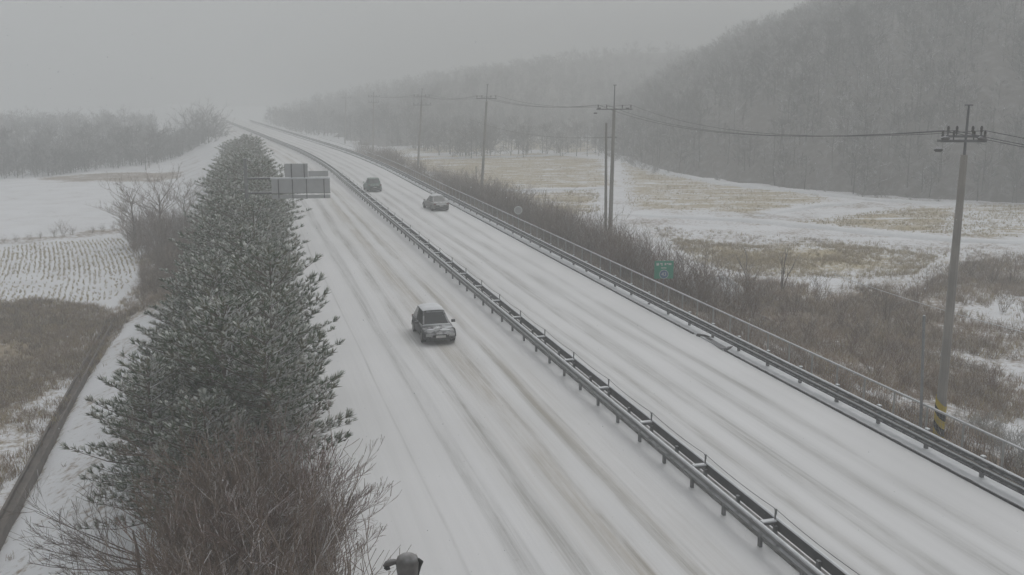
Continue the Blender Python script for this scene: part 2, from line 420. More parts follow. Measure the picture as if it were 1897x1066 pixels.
for px, wd, hg in (([(700, 299), (860, 293), (1000, 290), (1120, 281)], .7, .4), ([(1110, 258), (1150, 292), (1240, 322), (1340, 342), (1500, 358), (1620, 372), (1780, 378)], 1.0, .5),
                   ([(1140, 396), (1280, 404), (1420, 412), (1560, 426), (1780, 446), (1990, 452)], 1.3, .4), ([(880, 355), (1000, 354), (1150, 348)], .6, .35),
                   ([(1400, 400), (1500, 384), (1600, 374)], .8, .4), ([(700, 277), (860, 263), (1000, 254), (1110, 256)], .7, .4)):
    ridge('field_ridge', px, -2.68, wd, hg)

# ------------------------------------------------------------------ hills
def hill(name, base, inward, hmax, rate, reach, step, seed):
    """Terrain that rises behind a foot line; returns a height function too."""
    bx = [b[0] for b in base]; by = [b[1] for b in base]
    x0, x1 = min(bx) - 5, max(bx) + reach; y0, y1 = min(by) - 5, max(by) + reach
    poly = list(base) + inward
    def hz(x, y):
        d = edge_dist(x, y, base, False); ins = in_poly(x, y, poly)
        h = hmax * (1 - np.exp(-d / rate)) + np.clip(d / 15, 0, 1) * 1.6 * lumps(x, y, .06, seed)
        return np.where(ins, h, -3.0) - 2.6
    xs, ys = np.arange(x0, x1, step), np.arange(y0, y1, step)
    X, Y = np.meshgrid(xs, ys, indexing='ij'); Z = hz(X, Y)
    n, m = X.shape; idx = np.arange(n * m).reshape(n, m)
    T = np.stack([idx[:-1, :-1], idx[1:, :-1], idx[1:, 1:], idx[:-1, 1:]], -1).reshape(-1, 4)
    keep = (Z.ravel()[T] > -5.3).any(1)
    o = fast_mesh(name, np.stack([X, Y, Z], -1).reshape(-1, 3), T[keep], m_hill, smooth=True); kind(o, 'structure')
    return hz, poly
k = NT('wooded_slope'); p_ = k.pos(); nz = k.noise(p_, .5, 5, .7)
m_hill = k.out(k.mix(k.ramp(nz, .42, .72), (.12, .105, .095), (.24, .23, .225)), .95)
BASE1 = [(260, 92), (160, 108), (110, 122), (71, 139), (53, 150), (38, 172), (30, 189), (26, 215), (25, 240), (25, 300), (30, 420)]
hz1, poly1 = hill('hillside', BASE1, [(240, 520), (420, 420), (430, 100)], 74, 105, 170, 5, 21)
BASE2 = [(90, 400), (40, 352), (10, 334), (-15, 294), (-38, 270), (-58, 330), (-75, 400), (-110, 500), (-150, 640)]
hz2, poly2 = hill('ridge_hill', BASE2, [(300, 760), (330, 480)], 60, 240, 260, 8, 22)

# ------------------------------------------------------------------ plants
def rdir(z0, z1, r):
    a = r.uniform(0, 6.283); z = r.uniform(z0, z1); q = math.sqrt(max(0, 1 - z * z)); return Vector((q * math.cos(a), q * math.sin(a), z))
def grow(b, p, d, L, rad, depth, r, mi=0, spread=.7, kids=(3, 5), rise=.15, seg=3, shrink=.62, thin=.0035):
    """A limb of a few bent pieces with side shoots, recursively."""
    pts = [p]; q = p
    for i in range(seg):
        d = (d + Vector((r.gauss(0, .12), r.gauss(0, .12), r.gauss(rise * .4, .10)))).normalized(); q = q + d * (L / seg); pts.append(q)
    rads = [max(thin, rad * (1 - .75 * i / seg)) for i in range(seg + 1)]
    b.tube(pts, rads, 4 if rad > .03 else 3, mi, False)
    if depth > 0:
        for j in range(r.randint(*kids)):
            t = r.uniform(.25, 1.0); i = min(seg - 1, int(t * seg)); a = pts[i].lerp(pts[i + 1], t * seg - i)
            dd = (d * (1 - spread * .4) + rdir(-.3, .8, r) * spread).normalized()
            grow(b, a, dd, L * shrink * r.uniform(.6, 1.1), rad * .5, depth - 1, r, mi, spread, kids, rise, max(2, seg - 1), shrink, thin)

def make_shrub(seed, h=2.2, stems=12, depth=2, fan=.6, thin=.0045, kids=(3, 5)):
    r = random.Random(seed); b = MB()
    for i in range(stems):
        d = (Vector((0, 0, 1)) + rdir(-.1, .3, r) * fan * r.uniform(.4, 1.2)).normalized()
        grow(b, Vector((r.gauss(0, .14), r.gauss(0, .14), -.05)), d, h * r.uniform(.55, 1), .016 * h / 2, depth, r, 0, .6, kids, .15, 3, .5, thin)
    return b

def make_bare_tree(name, seed, h, label, group=None, mat=None, spread=.75, lean=(0, 0), nlimb=9, depth=3, kids=(3, 4), bias=(0, 0, 0), limb=.42, zr=(.25, 1)):
    r = random.Random(seed); t = MB(); c = MB()
    pts = [Vector((0, 0, -.2))]
    for i in range(5): pts.append(Vector((lean[0] * h * (i + 1) / 5 + r.gauss(0, .05 * h * .2), lean[1] * h * (i + 1) / 5 + r.gauss(0, .05 * h * .2), h * .75 * (i + 1) / 5)))
    t.tube(pts, [.026 * h * (1 - .16 * i) for i in range(6)], 6, 0)
    for j in range(nlimb):
        f = r.uniform(*zr); i = min(4, int(f * 5)); a = pts[i].lerp(pts[i + 1], f * 5 - i)
        d = (rdir(.05, .75, r) + Vector((lean[0], lean[1], 0)) + Vector(bias)).normalized()
        grow(c, a, d, h * limb * r.uniform(.7, 1.1), .0062 * h, depth, r, 0, spread, kids, .12, 3, .58, .005)
    root = link(name, None); tag(root, label, 'tree', group)
    t.build('trunk', m_bark, root); c.build('crown', mat or m_twig, root)
    return root

def make_pine(seed, h):
    r = random.Random(seed); t = MB(); c = MB()
    t.tube([(0, 0, -.3), (.05, 0, h * .35), (-.03, .06, h * .7), (0, 0, h)], [.13, .10, .06, .015], 6)
    def tuft(p, d, s):
        mi = 0 if r.random() < .55 else 1
        for i in range(9):
            e = (d * 1.0 + rdir(-.5, 1, r) * .75).normalized(); n = e.cross(rdir(-1, 1, r)).normalized() * s * .085
            q = p - d * s * .25 * r.random()
            c.tri(q - n, q + n, q + e * s * r.uniform(.7, 1.1), mi)
        if r.random() < .62:
            q = p + d * s * .35 + Vector((0, 0, .03)); e = d * s * .42; n = d.cross(Vector((0, 0, 1))); n = (n.normalized() if n.length > .1 else Vector((1, 0, 0))) * s * .27
            c.add([q - e * .6, q + n, q + e, q - n, q + Vector((0, 0, s * .10))], [(0, 1, 4), (1, 2, 4), (2, 3, 4), (3, 0, 4)], 2)
    z = .7
    while z < h - .2:
        f = z / h; L = 2.45 * (1 - f ** 2.6) ** .85 * r.uniform(.85, 1.1) + .25
        n = r.randint(5, 6); a0 = r.uniform(0, 6.28)
        for i in range(n):
            a = a0 + 6.283 * i / n + r.gauss(0, .2); l = L * r.uniform(.65, 1.2)
            d = Vector((math.cos(a), math.sin(a), .12 + .5 * f)).normalized(); p = Vector((0, 0, z))
            tip = p + d * l + Vector((0, 0, .10 * l))
            t.tube([p, p + d * l * .55, tip], [.035 * (1 - f * .6), .02, .007], 3, 0, False)
            k = max(3, int(l / .17))
            for j in range(k):
                g = (j + 1) / k
                if g < .22: continue
                q = p.lerp(tip, g); side = Vector((-math.sin(a), math.cos(a), 0)) * (1 if j % 2 else -1)
                tl = (1.05 - g * .75) * .62 * (.5 + .5 * L / 2.4) * r.uniform(.6, 1.2)
                e = (d * .7 + side * .9 + Vector((0, 0, .2))).normalized(); q2 = q + e * tl
                c.tube([q, q2], [.012, .006], 3, 3, False)
                tuft(q2, (e + Vector((0, 0, .25))).normalized(), r.uniform(.22, .32))
                if tl > .3: tuft(q + e * tl * .5 + Vector((0, 0, .04)), (e + Vector((0, 0, .5))).normalized(), r.uniform(.2, .28))
            tuft(tip, (d + Vector((0, 0, .3))).normalized(), .34)
        z += r.uniform(.36, .5)
    for i in range(5): tuft(Vector((0, 0, h - .1 * i)), rdir(.5, 1, r), .3)
    root = link('pine_tree', None)
    tag(root, 'snow-dusted green pine in the dense roadside row left of the highway', 'tree', 'pines in the row beside the road')
    t.build('trunk', m_bark, root); c.build('crown', [m_needle, m_needle2, m_clump, m_bark], root)
    return root

pines = [make_pine(100 + i, h) for i, h in enumerate((5.3, 5.9, 6.3, 5.6, 6.6))]
spots = []; u = 30.0; i = 0
while u < 176:
    v = (-1.5, .75, -.4)[i % 3] + R.uniform(-.45, .35)
    spots.append((u, v)); u += (1.45 if u < 70 else 1.9) * R.uniform(.85, 1.15); i += 1
spots += [(u_ + R.uniform(-.5, .5), -3.0 + R.uniform(-.3, .2)) for u_ in (33, 37, 41, 46, 52, 60)]
for i, (u, v) in enumerate(spots):
    far_ = min(1, max(0, (u - 55) / 30)); v += .85 * far_; wide = 1 + .28 * far_
    p = P(u, v); p.z = float(ground_z(p.x, p.y)) - .05; o = pines[i % 5]; a = R.uniform(0, 6.28); s = R.uniform(.80, 1.13) * (.88 if v < -2.6 else 1) * (.92 if u < 33 else 1) * (1 - max(0, u - 100) / 85 * .22)
    lab = ('nearest tall pine of the roadside row, rising just behind the bare brown thicket' if i == 0 else 'last pine of the roadside row, hazy and low against the distant road' if abs(u - max(q_[0] for q_ in spots)) < .01 else None)
    if i < 5 and lab: o['label'] = lab
    if i < 5: o.location = p; o.rotation_euler = (0, 0, a); o.scale = (s,) * 3
    else: dup(o, p, a, s, lab or (pines[1]['label'] if i % 5 == 0 else None)).scale = (s * wide, s * wide, s)

# bare trees and bushes at the near end of the row
def place(o, u, v, rz=0.0, s=1.0):
    p = P(u, v); o.location = (p.x, p.y, float(ground_z(p.x, p.y))); o.rotation_euler = (0, 0, rz); o.scale = (s,) * 3; return o
place(make_bare_tree('bare_tree', 7, 4.4, 'bare tree with long limbs spreading low over the snowy bank left of the pines', None, m_bark, .6, (-.10, .0), 17, 3, (3, 4), (-1.5, -.1, -.12), .58, (.12, .8)), 25.2, -2.7)
place(make_bare_tree('bare_tree', 8, 4.4, 'bare reddish tree leaning out over the snowy road edge in front of the pines', None, m_twig_red, .45, (.16, .10), 17, 3, (2, 4), (.8, .35, .4), .40, (.1, .8)), 25.0, .8)
GB = 'bare trees at the near end of the pine row'; LB0 = 'bare twiggy brown tree in the thicket at the near end of the pine row'
bt = place(make_bare_tree('bare_tree', 9, 4.3, LB0, GB, m_twig, .6, (.02, .03), 16, 3, (3, 4)), 25.0, -1.0)
bt2 = place(make_bare_tree('bare_tree', 11, 4.0, LB0, GB, m_twig_red, .6, (.0, .0), 16, 3, (3, 4)), 22.0, -.2)
for j, (u, v, s) in enumerate([(28.0, -1.4, 1.0), (28.4, .5, .95), (18.5, -1.1, .9), (17.0, .4, .85), (20.3, .8, .75), (27, .9, .7), (23.5, -1.8, .9), (24, .2, .9)]):
    p = P(u, v); p.z = float(ground_z(p.x, p.y)); dup((bt, bt2)[j % 2], p, R.uniform(0, 6.28), s)

def shrub_set(mesh_list, places, name, label, group, cat='bush', mat=None):
    for u, v, s in places:
        p = P(u, v); o = link(name, R.choice(mesh_list)); o.location = (p.x, p.y, float(ground_z(p.x, p.y)) - .03)
        o.rotation_euler = (0, 0, R.uniform(0, 6.28)); o.scale = (s, s, s * R.uniform(.85, 1.1)); tag(o, label, cat, group)
sh_brown = [make_shrub(200 + i, 2.3, 13, 2).mesh('shrub', m_twig) for i in range(4)]
sh_red   = [make_shrub(220 + i, 2.0, 13, 2).mesh('shrub', m_twig_red) for i in range(3)]
sh_frost = [make_shrub(240 + i, 1.6, 16, 2, .9).mesh('shrub', m_frost) for i in range(3)]
# thicket under the near bare trees
shrub_set(sh_red + sh_brown, [(R.uniform(14.5, 29.5), R.uniform(-2.0, 1.2), R.uniform(1.1, 1.7)) for _ in range(130)], 'reddish_shrub',
          'leafless reddish brown shrub packed under the bare trees left of the road', 'shrubs under the near bare trees')
# thicket behind the far guardrail
pl = []
for _ in range(210):
    u = R.uniform(54, 128); wdt = 3.6 if u < 100 else 2.6
    v = R.uniform(25.9, 26.8 + wdt)
    if (50 < u < 63 or 84 < u < 97) and v < 27.4: v += 1.6
    pl.append((u, v, R.uniform(1.0, 1.6) * (.75 if 46 < u < 60 and v < 28.5 else 1)))
shrub_set(sh_brown + sh_red[:1], pl, 'thicket_bush', 'grey-brown leafless bush in the dense thicket behind the far fence', 'bushes in the thicket behind the fence')
pl = [(R.uniform(128, 215), R.uniform(25.8, 29.5), R.uniform(.8, 1.4)) for _ in range(80)]
shrub_set(sh_brown, pl, 'roadside_bush', 'low hazy bush beside the far end of the roadside fence', 'bushes along the distant roadside')
# lone bushes in the field scrub on the right
pl = []
for px, py, s in [(1330, 560, .9), (1420, 540, .9), (1470, 560, 1.0), (1560, 560, .8), (1640, 560, .9), (1500, 620, .8), (1580, 640, .9), (1660, 660, .9), (1450, 600, .9), (1400, 580, .8),
                  (1380, 520, .9), (1520, 540, .9), (1600, 600, .8), (1690, 600, .9), (1620, 700, .9), (1680, 720, .8), (1560, 590, .9), (1700, 540, .9), (1780, 720, .7), (1840, 700, .7)]:
    q = at(px, py, -1.4); a, b_ = uv_of(q.x, q.y); pl.append((float(a), float(b_), s))
shrub_set(sh_red + sh_brown, pl, 'bare_shrub', 'leafless brown shrub standing in the weeds beyond the fence', 'shrubs in the weeds beyond the fence')
pl = []
for px, py, s in [(1800, 505, 1.0), (1840, 510, 1.2), (1880, 512, 1.1), (1760, 520, .9), (1725, 520, .8), (1925, 515, 1.2), (1860, 560, .9), (1900, 580, .9)]:
    q = at(px, py, -2.0); a, b_ = uv_of(q.x, q.y); pl.append((float(a), float(b_), s))
shrub_set(sh_brown, pl, 'bare_shrub', 'dark rounded bush behind the striped pole near the right edge', 'dark bushes behind the striped pole')
pl = []
for px, py, s in [(1790, 790, .75), (1820, 800, .8), (1850, 830, .8), (1880, 850, .9), (1840, 790, .8), (1870, 810, .8), (1900, 830, .8), (1925, 880, .8), (1895, 880, .7)]:
    q = at(px, py, -.8); a, b_ = uv_of(q.x, q.y); pl.append((float(a), float(b_), s))
shrub_set(sh_frost, pl, 'frosted_shrub', 'snow-whitened bush beyond the fence just right of the striped pole', 'snow-whitened bushes by the striped pole')
# thin upright saplings
for j, (px, py, s, lab) in enumerate([(1388, 520, 1.0, 'thin dark sapling standing alone left of the forked sapling in the yellow field'), (1450, 525, 1.05, 'forked leafless sapling with leaning stems in front of the yellow field')]):
    r = random.Random(60 + j); b = MB()
    for q in range(2 + j * 2): grow(b, Vector((0, 0, 0)), Vector((r.gauss(0, .18), r.gauss(0, .1), 1)).normalized(), 3.0, .05, 1, r, 0, .35, (3, 5), .2, 4, .35, .012)
    o = b.build('sapling', m_bark); p = at(px, py, -1.8); o.location = (p.x, p.y, float(ground_z(p.x, p.y))); o.scale = (s,) * 3; tag(o, lab, 'tree')

# clump of bare trees and bushes below the left bank
for j, (px, py, h, lab) in enumerate([(250, 455, 6.6, 'pale bare tree on the left side of the brown clump below the pine row'), (300, 455, 7.0, 'dense brown bare tree in the middle of the clump below the pine row'),
                                      (345, 440, 5.0, 'frosted slender bare tree between the brown clump and the pines')]):
    o = make_bare_tree('bare_tree', 30 + j, h, lab, None, (m_twig, m_twig_red, m_twig)[j], .6, (0, 0), (22, 30, 16)[j], 3, (3, 5), (0, 0, .35), .45, (.05, .95))
    p = at(px, py, -4); o.location = (p.x, p.y, float(ground_z(p.x, p.y)))
pl = []
for _ in range(62):
    xx = R.uniform(242, 385); q = at(xx, R.uniform(430, 485), -3.8); a, b_ = uv_of(q.x, q.y); pl.append((float(a), float(b_), R.uniform(.9, 1.7) if xx < 335 else R.uniform(.6, 1.0)))
shrub_set(sh_brown + sh_red, pl, 'clump_bush', 'brown leafless bush in the clump below the pine row by the snowy field', 'bushes in the clump below the pines')
pl = []
for _ in range(110):
    q = at(R.uniform(262, 400), R.uniform(480, 590), -3.4); a, b_ = uv_of(q.x, q.y); pl.append((float(a), float(b_), R.uniform(.45, .8)))
shrub_set(sh_brown, pl, 'scrub_bush', 'low scrubby bush on the bank between stubble field and pines', 'low scrub on the left bank')
pl = []
for px, py, s in [(100, 440, .6), (118, 438, .7), (135, 436, .6), (170, 432, .45), (190, 430, .5), (212, 428, .5), (225, 425, .6), (30, 448, .4), (55, 446, .4), (8, 450, .4), (75, 444, .4)]:
    q = at(px, py, -4); a, b_ = uv_of(q.x, q.y); pl.append((float(a), float(b_), s))
shrub_set(sh_brown, pl, 'bare_shrub', 'low dark bush on the bank between the white field and the stubble', 'low bushes on the field bank')

# ------------------------------------------------------------------ far woods
def far_tree(seed, h, nl, fi=0):
    r = random.Random(seed); b = MB()
    b.tube([(0, 0, -.5), (r.gauss(0, .2), r.gauss(0, .2), h * .5), (0, 0, h * .9)], [.10, .07, .02], 3, 0, False)
    for i in range(nl):
        z = h * r.uniform(.08, .9); d = rdir(.1, .8, r); L = h * .34 * r.uniform(.5, 1.1) * (1.15 - z / h * .5)
        q = Vector((0, 0, z)); e = q + d * L
        n0 = d.cross(rdir(-1, 1, r)).normalized() * .04; b.tri(q - n0, q + n0, e, fi)
        for j in range(5):
            g = q.lerp(e, r.uniform(.3, 1)); dd = (d + rdir(-.2, 1, r) * .9).normalized(); l2 = L * .55; n = dd.cross(rdir(-1, 1, r)).normalized() * .05
            b.tri(g - n, g + n, g + dd * l2, fi)
            for q3 in range(3):
                g2 = g + dd * l2 * r.uniform(.3, .9); d3 = (dd + rdir(-.2, 1, r) * .8).normalized(); n3 = d3.cross(rdir(-1, 1, r)).normalized() * .035
                b.tri(g2 - n3, g2 + n3, g2 + d3 * l2 * .7, fi)
    return b.arrays()
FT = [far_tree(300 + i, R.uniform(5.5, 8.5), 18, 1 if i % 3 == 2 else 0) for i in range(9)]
def wood(name, label, n, box, poly, hz, dmin=0.0, base=None, smin=.75, smax=1.15, dens=None):
    pts = []
    while len(pts) < n:
        x, y = R.uniform(*box[:2]), R.uniform(*box[2:])
        if not in_poly(np.array(x), np.array(y), poly): continue
        if dens and R.random() > dens(x, y): continue
        pts.append((x, y, float(hz(np.array(x), np.array(y))) - .2, R.uniform(0, 6.28), R.uniform(smin, smax)))
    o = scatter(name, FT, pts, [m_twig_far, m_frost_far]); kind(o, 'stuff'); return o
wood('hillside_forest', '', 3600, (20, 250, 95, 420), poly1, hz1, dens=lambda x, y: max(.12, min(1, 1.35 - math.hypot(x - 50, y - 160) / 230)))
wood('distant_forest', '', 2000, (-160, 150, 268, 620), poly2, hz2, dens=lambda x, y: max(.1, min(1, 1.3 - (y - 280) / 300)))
pts = []
for i in range(len(BASE1) - 1):
    a, b_ = BASE1[i], BASE1[i + 1]
    for q in range(int(math.hypot(b_[0] - a[0], b_[1] - a[1]) * 2.2)):
        f = R.random(); x, y = a[0] + (b_[0] - a[0]) * f + R.uniform(-3, 9), a[1] + (b_[1] - a[1]) * f + R.uniform(-4, 9)
        pts.append((x, y, max(float(ground_z(x, y)), float(hz1(np.array(x), np.array(y)))) - .1, R.uniform(0, 6.28), R.uniform(.6, 1.3)))
SHV = [make_shrub(260 + i, 1.7, 9, 1, .9, .012, (4, 6)).arrays() for i in range(4)]
kind(scatter('forest_edge_undergrowth', SHV, pts, [m_frost_far]), 'stuff')
# tree line across the left fields
TL = [at(a, b, -4) for a, b in [(-260, 345), (-60, 338), (60, 330), (150, 322), (250, 308), (330, 296), (420, 278)]]
pts = []
for _ in range(1000):
    i = R.randrange(len(TL) - 1); p = TL[i].lerp(TL[i + 1], R.random()); dpt = R.uniform(0, 45)
    pts.append((p.x + p.x / 200 * dpt * .9, p.y + dpt, -4.1, R.uniform(0, 6.28), R.uniform(.5, .85)))
kind(scatter('field_treeline', FT, pts, [m_twig_far, m_frost_far]), 'stuff')
pts = []
while len(pts) < 1300:
    x, y = R.uniform(-380, -70), R.uniform(215, 430); u, v = uv_of(x, y)
    if v > -13 or y < 175 - x * .5 - 20: continue
    pts.append((x, y, -4.1 + R.uniform(0, 2), R.uniform(0, 6.28), R.uniform(.7, 1.15)))
for _ in range(650):
    u = R.uniform(225, 460); v = (50 if u < 340 else 34) + abs(R.gauss(0, 26)); p = P(u, v)
    pts.append((p.x, p.y, -2.8, R.uniform(0, 6.28), R.uniform(.7, 1.25)))
kind(scatter('distant_treeline', FT, pts, [m_twig_far, m_frost_far]), 'stuff')
# the tall round-topped trees left of the road's far end
bigv = make_bare_tree('bare_tree', 51, 11, 'hazy round-topped bare tree rising above the far end of the pine row', 'tall hazy trees at the far end of the row', m_twig_far, .7, (0, 0), 26, 2, (4, 6))
for j, (px, py, s) in enumerate([(378, 285, 1.15), (352, 287, .95), (398, 282, 1.0), (330, 292, .8), (365, 280, 1.05), (388, 290, .95), (410, 280, .8)]):
    p = at(px, py, -4); p.z = -4.1
    if j == 0: bigv.location = p; bigv.scale = (s,) * 3
    else: dup(bigv, p, R.uniform(0, 6.28), s)

# ------------------------------------------------------------------ grass and weeds (nobody could count them)
def tuft_variant(seed, n, h, wd, mi=0, sp=.12):
    r = random.Random(seed); b = MB()
    for i in range(n):
        p = Vector((r.gauss(0, sp), r.gauss(0, sp), -.03)); d = Vector((r.gauss(0, .35), r.gauss(0, .35), 1)).normalized(); l = h * r.uniform(.5, 1.1)
        nn = d.cross(rdir(-1, 1, r)).normalized() * wd; q = p + d * l * .6; e = q + (d + Vector((r.gauss(0, .5), r.gauss(0, .5), -.2))).normalized() * l * .45
        b.add([p - nn, p + nn, q + nn * .7, q - nn * .7, e], [(0, 1, 2, 3), (3, 2, 4)], mi)
    return b.arrays()
SVF = [tuft_variant(460 + i, 4, .35, .03) for i in range(5)]
GV = [tuft_variant(400 + i, 9, .55, .014, i % 3 == 2) for i in range(6)]
WV = [tuft_variant(420 + i, 9, .95, .014, i % 4 == 3) for i in range(6)]
def grass(name, poly, n, variants, mats, smin=.6, smax=1.2, keep=None):
    xs = [p[0] for p in poly]; ys = [p[1] for p in poly]; x = NR.uniform(min(xs), max(xs), n * 5); y = NR.uniform(min(ys), max(ys), n * 5)
    ok = in_poly(x, y, poly); u, v = uv_of(x, y); ok &= (v < 1.3) | (v > 24.5)
    ok &= lumps(x, y, .35, 14) + NR.normal(0, .35, len(x)) > (-.25 if keep is None else keep)
    x, y = x[ok][:n], y[ok][:n]; z = ground_z(x, y)
    kind(scatter(name, variants, [(a, b, c, NR.uniform(0, 6.28), NR.uniform(smin, smax)) for a, b, c in zip(x, y, z)], mats), 'stuff')
grass('dry_grass', BROWN_L, 7500, GV, [m_weed, m_straw], .5, 1.1)
grass('dry_weeds', BROWN_R, 8500, WV, [m_weed, m_straw], .35, 1.0, -.2)
grass('dry_grass', YELLOW_R, 4500, GV, [m_straw, m_straw], .4, .9, -.3)
RIGHT_ALL = pxpoly([(1210, 410), (1500, 430), (1990, 455), (1990, 900), (1700, 700), (1290, 500)], -2)
for poly, amt in FIELDS: grass('field_stubble', poly, 1000, SVF, [m_straw], .6, 1.1, -.2)
grass('dry_grass', RIGHT_ALL, 4200, GV, [m_weed, m_straw], .3, .9, -.1)
ROADR = [tuple(P(u, 25.0)[:2]) for u in (20, 60, 100, 150, 220)] + [tuple(P(u, v)[:2]) for u, v in ((220, 29), (150, 30), (100, 31), (60, 31), (48, 27.5), (20, 26.5))]
grass('dry_weeds', ROADR, 11000, WV, [m_weed, m_weed], .6, 1.2, -.8)
ROADL = [tuple(P(u, 1.3)[:2]) for u in (8, 60, 150)] + [tuple(P(u, -4.5)[:2]) for u in (150, 60, 8)]
grass('dry_grass', ROADL, 3500, GV, [m_weed, m_weed], .5, 1.1, -.8)
grass('dry_grass', SCRUB_L, 2500, GV, [m_weed, m_straw], .5, 1.1, -.6)
BANKL = [tuple(P(u, -4.6)[:2]) for u in (14, 80)] + [tuple(P(u, -9.0)[:2]) for u in (80, 14)]
grass('dry_grass', BANKL, 260, GV, [m_weed, m_weed], .3, .7, .35)
# rice stubble in rows on the near left field
STUB = pxpoly([(-60, 470), (60, 452), (150, 446), (225, 442), (258, 470), (248, 515), (208, 556), (100, 570), (-60, 572)], -4)
xs = [p[0] for p in STUB]; ys = [p[1] for p in STUB]; pl = []
for i in range(int((max(xs) - min(xs) + 26) / .48)):
    for j in range(int((max(ys) - min(ys)) / .22)):
        yy = min(ys) + j * .22 + R.uniform(-.06, .06); xx = min(xs) + i * .48 - .36 * (yy - min(ys)) - .0022 * (yy - 78) ** 2 + 14 + R.gauss(0, .06)
        pl.append((xx, yy))
A = np.array(pl); ok = in_poly(A[:, 0], A[:, 1], STUB) & (lumps(A[:, 0], A[:, 1], .25, 31) + NR.normal(0, .55, len(A)) > -.25); A = A[ok]; A = A[NR.permutation(len(A))][:36000]
SV = [tuft_variant(440 + i, 3, .26, .03, 0, .045) for i in range(5)]
kind(scatter('rice_stubble', SV, [(a, b, c, NR.uniform(0, 6.28), NR.uniform(.7, 1.2)) for (a, b), c in zip(A, ground_z(A[:, 0], A[:, 1]))], [m_straw]), 'stuff')

# snow-mottled heap of cut brush and the bare earth ramp beside it
def mound(name, px, py, z, rx, ry, h, mat, label, cat, rz=0.0):
    c = at(px, py, z); vs, fs = [], []; n, m = 9, 26
    for i in range(n):
        for j in range(m):
            a = 6.283 * j / m; r_ = i / (n - 1); wob = 1 + .18 * math.sin(3 * a + 1) + .1 * math.sin(7 * a)
            x, y = math.cos(a) * rx * r_ * wob, math.sin(a) * ry * r_ * wob
            vs.append(Vector((x, y, h * (1 - r_ ** 2) * (1 + .25 * math.sin(4 * x + 2 * y)) + R.uniform(-.05, .05) - .1)))
    for i in range(n - 1):
        for j in range(m): fs.append((i * m + j, i * m + (j + 1) % m, (i + 1) * m + (j + 1) % m, (i + 1) * m + j))
    b = MB(); b.add(vs, [f[::-1] for f in fs]); o = b.build(name, mat); o.location = (c.x, c.y, float(ground_z(c.x, c.y))); o.rotation_euler = (0, 0, rz)
    return tag(o, label, cat)
m_heap = plain('mottled_heap', (.13, .115, .10), (.08, .075, .065), 3, .9, snow=.62, sscale=1.6, lo=.2, hi=.9)
mound('brush_heap', 1335, 528, -1.6, 1.9, 2.2, 1.1, m_heap, 'snow-mottled brush heap at the edge of the weeds right of the green sign', 'brush heap', .3)
m_earth = plain('bare_earth', (.24, .19, .155), (.19, .15, .125), 1.5, .9, snow=.2)
mound('earth_bank', 1372, 570, -1.2, .55, 3.0, .5, m_earth, 'narrow bare brown earth bank running from the brush heap towards the fence', 'earth bank', .55)

# ------------------------------------------------------------------ drain channel on the left
t = thing('drain_channel', 'long dark concrete drain channel along the foot of the snowy left bank', 'drain channel')
us = list(np.arange(26, 78.5, 1.5)); cz = -4.0
b = MB(); b.sweep([(-.22, -.6), (.28, -.6), (.28, -.38), (-.22, -.38)], us, -9.72, cz + .45); b.build('bed', m_dim, t)
b = MB(); b.sweep([(.24, -.7), (.36, -.7), (.34, .04), (.24, .02)], us, -9.72, cz + .45); b.build('side_wall', m_dim, t)
b = MB(); b.sweep([(-.32, -.7), (-.22, -.7), (-.22, -.2), (-.32, -.18)], us, -9.72, cz + .45); b.build('side_wall', m_dim, t)

# ------------------------------------------------------------------ road furniture
# concrete edging on the near side
t = thing('edge_kerb', 'pale concrete kerb along the left road edge beside the thicket', 'kerb')
for i in range(40):
    u0 = 12 + i * 2.0; b = MB(); b.sweep([(-.11, -.2), (.11, -.2), (.11, .14), (.08, .17), (-.11, .17)], [u0 + .012, u0 + 1.0, u0 + 1.988], 1.62); b.build('kerb_stone', m_conc, t)

W = [(-.02, -.17), (-.10, -.145), (-.10, -.075), (-.03, -.03), (-.03, .03), (-.10, .075), (-.10, .145), (-.02, .17), (0, .17), (0, -.17)]   # W-beam section
def mirror(pr): return [(-a, b) for a, b in pr][::-1]
med = thing('median_barrier', 'double-sided steel guardrail with snowy rims along the middle of the road', 'guardrail')
US2 = list(np.arange(14, 160, 2.27)) + list(np.arange(160, 430, 6))
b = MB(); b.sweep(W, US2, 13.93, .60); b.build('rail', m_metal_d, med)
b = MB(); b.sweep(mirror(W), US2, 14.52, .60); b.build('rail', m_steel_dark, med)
for v0 in (13.905, 14.545):
    b = MB(); b.sweep([(-.06, 0), (.05, 0), (.03, .03), (-.035, .035)], US2, v0, .772); b.build('snow_rim', m_rail_snow, med)
pu = list(np.arange(15.0, 150, 2.27)); post_me = None; foot = None
b = MB(); b.box((0, 0, .28), (.09, .13, .62)); post_me = b.mesh('post', m_metal_d)
b = MB(); b.box((0, 0, 0), (.46, .14, .09)); b.box((0, 0, .065), (.44, .16, .045), mi=1); spacer_me = b.mesh('spacer', [m_metal_d, m_rail_snow])
b = MB(); b.box((0, 0, .62), (.04, .04, 1.0)); b.box((0, 0, 1.10), (.05, .10, .05)); b.box((0, -.04, 1.02), (.03, .04, .12)); stay_me = b.mesh('cable_post', m_metal_d)
for i, u in enumerate(pu):
    for v in (13.99, 14.46):
        o = link('post', post_me, med); o.location = P(u, v); o.rotation_euler = (0, 0, HEAD)
    if i % 2 == 0:
        o = link('spacer', spacer_me, med); o.location = P(u, 14.225, .70); o.rotation_euler = (0, 0, HEAD)
        o = link('cable_post', stay_me, med); o.location = P(u, 14.44, 0); o.rotation_euler = (0, 0, HEAD)
b = MB()
for u in np.arange(151, 420, 4.5):
    for v in (13.99, 14.46): b.box(P(u, v, .37), (.09, .13, .8), HEAD)
kind(b.build('far_posts', m_metal_d, med), 'stuff')
b = MB(); pts = []
